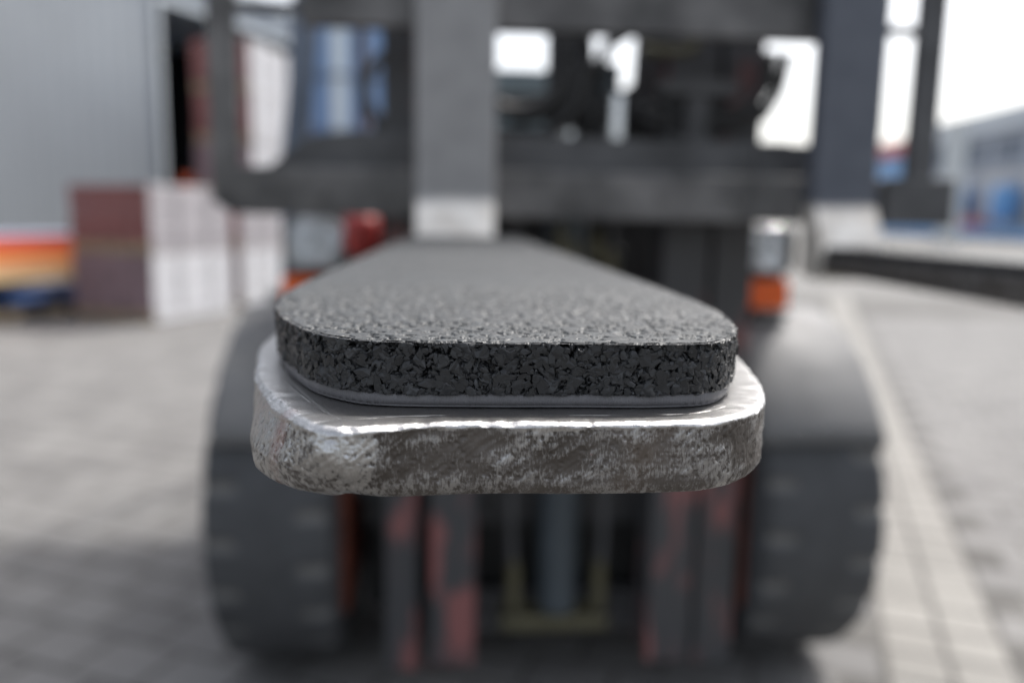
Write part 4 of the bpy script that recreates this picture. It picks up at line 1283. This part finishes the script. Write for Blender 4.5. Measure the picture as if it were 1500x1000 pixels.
def wheel(cx, cy, w, Ro, side):
    t = bpy.data.objects.new('wheel', None)
    COL.objects.link(t); t.parent = fl
    rim = MB()
    s = side
    rim.lathe([(-w / 2, Ro * 0.60), (-w / 2 + 0.0, Ro * 0.57), (-w / 2 + 0.03, Ro * 0.54), (-w / 2 + 0.04, 0.10), (w / 2 - 0.07, 0.10), (w / 2 - 0.05, Ro * 0.5), (w / 2 - 0.02, Ro * 0.56), (w / 2, Ro * 0.60)], (cx, cy, Ro), 'X', 40)
    tt = tyre_mesh(w, Ro, Ro * 0.60, cx, cy, Ro)
    link('tyre', tt, t)
    o = rim.build('rim', M['rim'], fl); o.parent = t
    hb = MB().lathe([(-0.02, 0.0), (-0.02, 0.08), (0.03, 0.07), (0.06, 0.0)], (cx + s * (w / 2 - 0.05), cy, Ro), 'X', 24)
    for k in range(6):
        a = k * math.pi / 3
        p = (cx + s * (w / 2 - 0.048), cy + 0.1 * math.cos(a), Ro + 0.1 * math.sin(a))
        hb.cyl(p, (p[0] + s * 0.02, p[1], p[2]), 0.01, n=6)
    o = hb.build('hub', M['dark_steel'], fl); o.parent = t
wheel(-0.387, 2.05, 0.276, 0.42, -1)
wheel(0.804, 2.05, 0.288, 0.42, 1)
wheel(-0.30, 3.75, 0.22, 0.30, -1)
wheel(0.73, 3.75, 0.22, 0.30, 1)
# fenders: curved shell over each front wheel
def fender(x0, x1, lab):
    n = 26
    r0, r1 = 0.457, 0.467
    a0, a1 = 28, 150                     # degrees above the horizontal at the front, to the back
    prof = [(0.0, 0.0), (0.0, 1.0)]
    cols = [(0.0, -0.045), (0.004, -0.018), (0.018, -0.004), (0.045, 0.0), (0.5, 0.004), (1 - 0.045, 0.0), (1 - 0.018, -0.004), (1 - 0.004, -0.018), (1.0, -0.045)]
    V = []
    for rr in (r1, r0):
        for k in range(n + 1):
            a = R(a0 + (a1 - a0) * k / n)
            row = []
            for (f, dr) in (cols if rr == r1 else cols[::-1]):
                ff = 0.03 + f * 0.94 if rr == r0 else f
                r_ = rr + dr
                row.append((x0 + (x1 - x0) * ff, 2.07 - r_ * math.cos(a), 0.40 + r_ * math.sin(a)))
            V.append(row)
    V = np.array(V)
    m_ = MB()
    nc = len(cols)
    flat = V.reshape(-1, 3)
    fs = []
    for k in range(n):
        for c in range(nc - 1):
            p = k * nc + c
            fs.append((p, p + 1, p + nc + 1, p + nc))
            p += (n + 1) * nc
            fs.append((p, p + 1, p + nc + 1, p + nc))
    o2 = (n + 1) * nc
    for k in (0, n):
        for c in range(nc - 1):
            fs.append((k * nc + c, k * nc + c + 1, o2 + k * nc + nc - 2 - c, o2 + k * nc + nc - 1 - c))
    m_.add([tuple(p) for p in flat], fs, True)
    o = m_.build('fender', M['fender'], fl)
    return o
M['fender'] = simple('grey_fender_plastic', (0.15, 0.15, 0.15), 0.68, 0, 0.15, 10, 0.1, 0.001)
fender(-0.508, -0.225, '')
fender(0.655, 0.940, '')

# ---- chassis, body, cab ---------------------------------------------------
ch = MB().box(-0.215, 0.63, 1.93, 3.3, 0.13, 0.80, 0.01).build('chassis', M['black_deep'], fl)
MB().box(-0.215, 0.63, 1.90, 1.925, 0.35, 0.56, 0.004).build('front_plate', M['dark_steel'], fl)
MB().box(-0.247, -0.232, 1.72, 2.5, 0.22, 0.72, 0.003).build('axle_bracket', M['rim'], fl)
MB().box(0.650, 0.663, 1.72, 2.5, 0.22, 0.72, 0.003).build('axle_bracket', M['rim'], fl)
MB().cyl((-0.26, 2.1, 0.40), (0.67, 2.1, 0.40), 0.07, n=20).build('axle', M['black_deep'], fl)
MB().cyl((-0.19, 1.86, 0.52), (-0.19, 1.93, 0.52), 0.085, n=28).build('brake_drum', M['cyl'], fl)
MB().prism([(2.0, 0.8005), (3.2, 0.8005), (3.2, 0.90), (2.35, 0.90), (2.22, 1.02), (2.14, 1.30), (2.02, 1.30), (2.0, 1.10)], 'X', -0.20, 0.62).build('dashboard', M['black_deep'], fl)
MB().box(-0.34, 0.78, 3.02, 4.2, 0.30, 1.16, 0.06).build('counterweight', M['red'], fl)
MB().box(-0.20, 0.63, 2.5, 3.0, 0.905, 1.05, 0.03).build('engine_cover', M['black'], fl)
# pedestal for the red cap
rc_ = MB().lathe([(-0.04, 0.0), (-0.04, 0.034), (-0.02, 0.042), (0.03, 0.042), (0.05, 0.036), (0.058, 0.0)], (-0.214, 1.905, 1.035), 'Z', 28).build('reservoir_cap', M['red'], fl)
o = MB().cyl((-0.214, 1.905, 0.80), (-0.214, 1.905, 0.9948), 0.032, n=24).build('reservoir', M['black'], fl); o.parent = rc_
# headlights with amber indicators
def headlight(x0, x1, y, z0, z1, ax0, ax1, az0, az1):
    t = bpy.data.objects.new('headlight', None); COL.objects.link(t); t.parent = fl
    xc, zc = (x0 + x1) / 2, (z0 + z1) / 2
    rx, rz = (x1 - x0) / 2, (z1 - z0) / 2
    def se(s_, e=0.45, n=36):
        return [(xc + rx * s_ * math.copysign(abs(math.cos(a)) ** e, math.cos(a)), zc + rz * s_ * math.copysign(abs(math.sin(a)) ** e, math.sin(a))) for a in (2 * math.pi * k / n for k in range(n))]
    # housing bowl
    n = 36
    hs = MB()
    rings = [(se(0.99), y + 0.058), (se(1.03), y + 0.06), (se(1.0), y + 0.08), (se(0.6), y + 0.12)]
    vs_ = [(p[0], yy, p[1]) for ring, yy in rings for p in ring]
    hs.add(vs_, [(i * n + k, i * n + (k + 1) % n, (i + 1) * n + (k + 1) % n, (i + 1) * n + k) for i in range(3) for k in range(n)], True)
    hs.add(vs_[-n:], [tuple(range(n))])
    o = hs.build('housing', M['black'], fl); o.parent = t
    # faceted reflector
    nr, na = 6, 18
    vs_, fs = [], []
    rd = random.Random(int(x0 * 1000))
    for i in range(nr + 1):
        f = 0.12 + 0.82 * i / nr
        for k in range(na):
            a = 2 * math.pi * (k + 0.5 * (i % 2)) / na
            vs_.append((xc + rx * f * math.copysign(abs(math.cos(a)) ** 0.6, math.cos(a)), y + 0.018 + 0.012 * (1 - f) + 0.030 * (0.5 + 0.5 * f * math.sin(a)) + rd.uniform(-0.007, 0.007), zc + rz * f * math.copysign(abs(math.sin(a)) ** 0.6, math.sin(a))))
    fs = [(i * na + k, i * na + (k + 1) % na, (i + 1) * na + (k + 1) % na, (i + 1) * na + k) for i in range(nr) for k in range(na)]
    o = MB().add(vs_, fs).add(vs_[:na], [tuple(range(na))]).build('reflector', M['reflector'], fl); o.parent = t
    for p in o.data.polygons: p.use_smooth = False
    o = MB().cyl((xc, y + 0.045, zc), (xc, y + 0.015, zc), 0.011, 0.007, 12).build('bulb', M['chrome'], fl); o.parent = t
    # glass
    gl = MB()
    rings = [(se(0.985), y + 0.0575), (se(0.98), y + 0.004), (se(0.9), y - 0.006), (se(0.6), y - 0.013), (se(0.25), y - 0.016)]
    vs_ = [(p[0], yy, p[1]) for ring, yy in rings for p in ring] 
    fs = [(i * n + k, i * n + (k + 1) % n, (i + 1) * n + (k + 1) % n, (i + 1) * n + k) for i in range(4) for k in range(n)]
    gl.add(vs_, fs, True); gl.add(vs_[-n:], [tuple(range(n))], True)
    me = gl.mesh('lens', M['lens'], tuple(fl.location))
    o = link('lens', me, t)
    # indicator
    ind = MB().box(ax0, ax1, y + 0.004, y + 0.05, az0, az1, 0.007).build('indicator', M['amber'], fl); ind.parent = t
    MB().box(ax0 - 0.004, ax1 + 0.004, y + 0.051, y + 0.07, az0 - 0.004, z0 - 0.002, 0.003).build('indicator_backplate', M['black'], fl).parent = t
    MB().box((x0 + x1) / 2 - 0.02, (x0 + x1) / 2 + 0.02, y + 0.072, y + 0.10, 0.72, z1 - 0.04, 0.004).build('stem', M['black'], fl).parent = t
headlight(-0.396, -0.250, 1.90, 0.958, 1.083, -0.398, -0.28, 0.886, 0.945)
headlight(0.668, 0.806, 1.90, 0.962, 1.080, 0.668, 0.797, 0.880, 0.950)
MB().box(0.735, 0.805, 1.912, 1.96, 0.862, 0.874, 0.003).build('lamp_foot', M['black'], fl)
# overhead guard pillars and roof, steering wheel, seat, extinguisher
pl = MB()
pl.tube([(-0.50, 2.6, 0.86), (-0.492, 2.6, 1.24), (-0.455, 2.6, 1.64), (-0.42, 2.68, 2.15)], 0.042, 12)
pl.build('guard_pillar', M['pillar'], fl)
MB().tube([(0.94, 2.6, 0.86), (0.925, 2.6, 1.24), (0.90, 2.6, 1.64), (0.86, 2.68, 2.15)], 0.024, 12).build('guard_pillar', M['pillar'], fl)
MB().tube([(-0.42, 3.9, 1.16), (-0.42, 3.75, 2.15)], 0.028, 12).build('guard_pillar', M['pillar'], fl)
MB().tube([(0.86, 3.9, 1.16), (0.86, 3.75, 2.15)], 0.028, 12).build('guard_pillar', M['pillar'], fl)
rf = MB().box(-0.46, 0.90, 2.64, 2.70, 2.15, 2.2, 0.01).box(-0.46, 0.90, 3.72, 3.78, 2.15, 2.2, 0.01)
for k in range(8):
    rf.box(-0.42 + k * 0.18, -0.39 + k * 0.18, 2.701, 3.719, 2.16, 2.19)
rf.box(-0.44, 0.88, 2.66, 3.76, 2.2005, 2.206)  # unseen solid cover added over the slats to even out their ground shadow
rf.build('overhead_guard', M['pillar'], fl)
MB().box(-0.53, -0.216, 2.35, 3.1, 0.80, 0.865, 0.01).build('side_step', M['black'], fl)
MB().box(0.63, 0.97, 2.35, 3.1, 0.80, 0.865, 0.01).build('side_step', M['black'], fl)
sw = MB()
ring = [( -0.165 + 0.112 * math.cos(a), 2.58 + 0.035 * math.sin(a), 1.46 + 0.118 * math.sin(a)) for a in np.linspace(0, 2 * math.pi, 41)]
sw.tube(ring, 0.019, 10)
sw_o = sw.build('steering_wheel', M['black'], fl)
MB().cyl((-0.165, 2.55, 1.43), (-0.165, 2.59, 1.45), 0.03, n=16).tube([(-0.165, 2.57, 1.45), (-0.08, 2.57, 1.42)], 0.008, 6).tube([(-0.165, 2.57, 1.45), (-0.165, 2.60, 1.57)], 0.008, 6).build('spokes', M['black'], fl).parent = sw_o
MB().tube([(-0.165, 2.55, 1.44), (-0.14, 2.3, 1.2), (-0.13, 2.2, 1.05)], 0.022, 12).build('steering_column', M['black'], fl)
seat_ = MB().box(0.04, 0.42, 2.95, 3.05, 1.10, 1.60, 0.04).build('seat_backrest', M['seat'], fl)
MB().box(0.04, 0.52, 2.55, 2.93, 1.055, 1.17, 0.04).build('seat_cushion', M['seat'], fl)
for o in list(COL.objects):
    if '_world' in o: del o['_world']
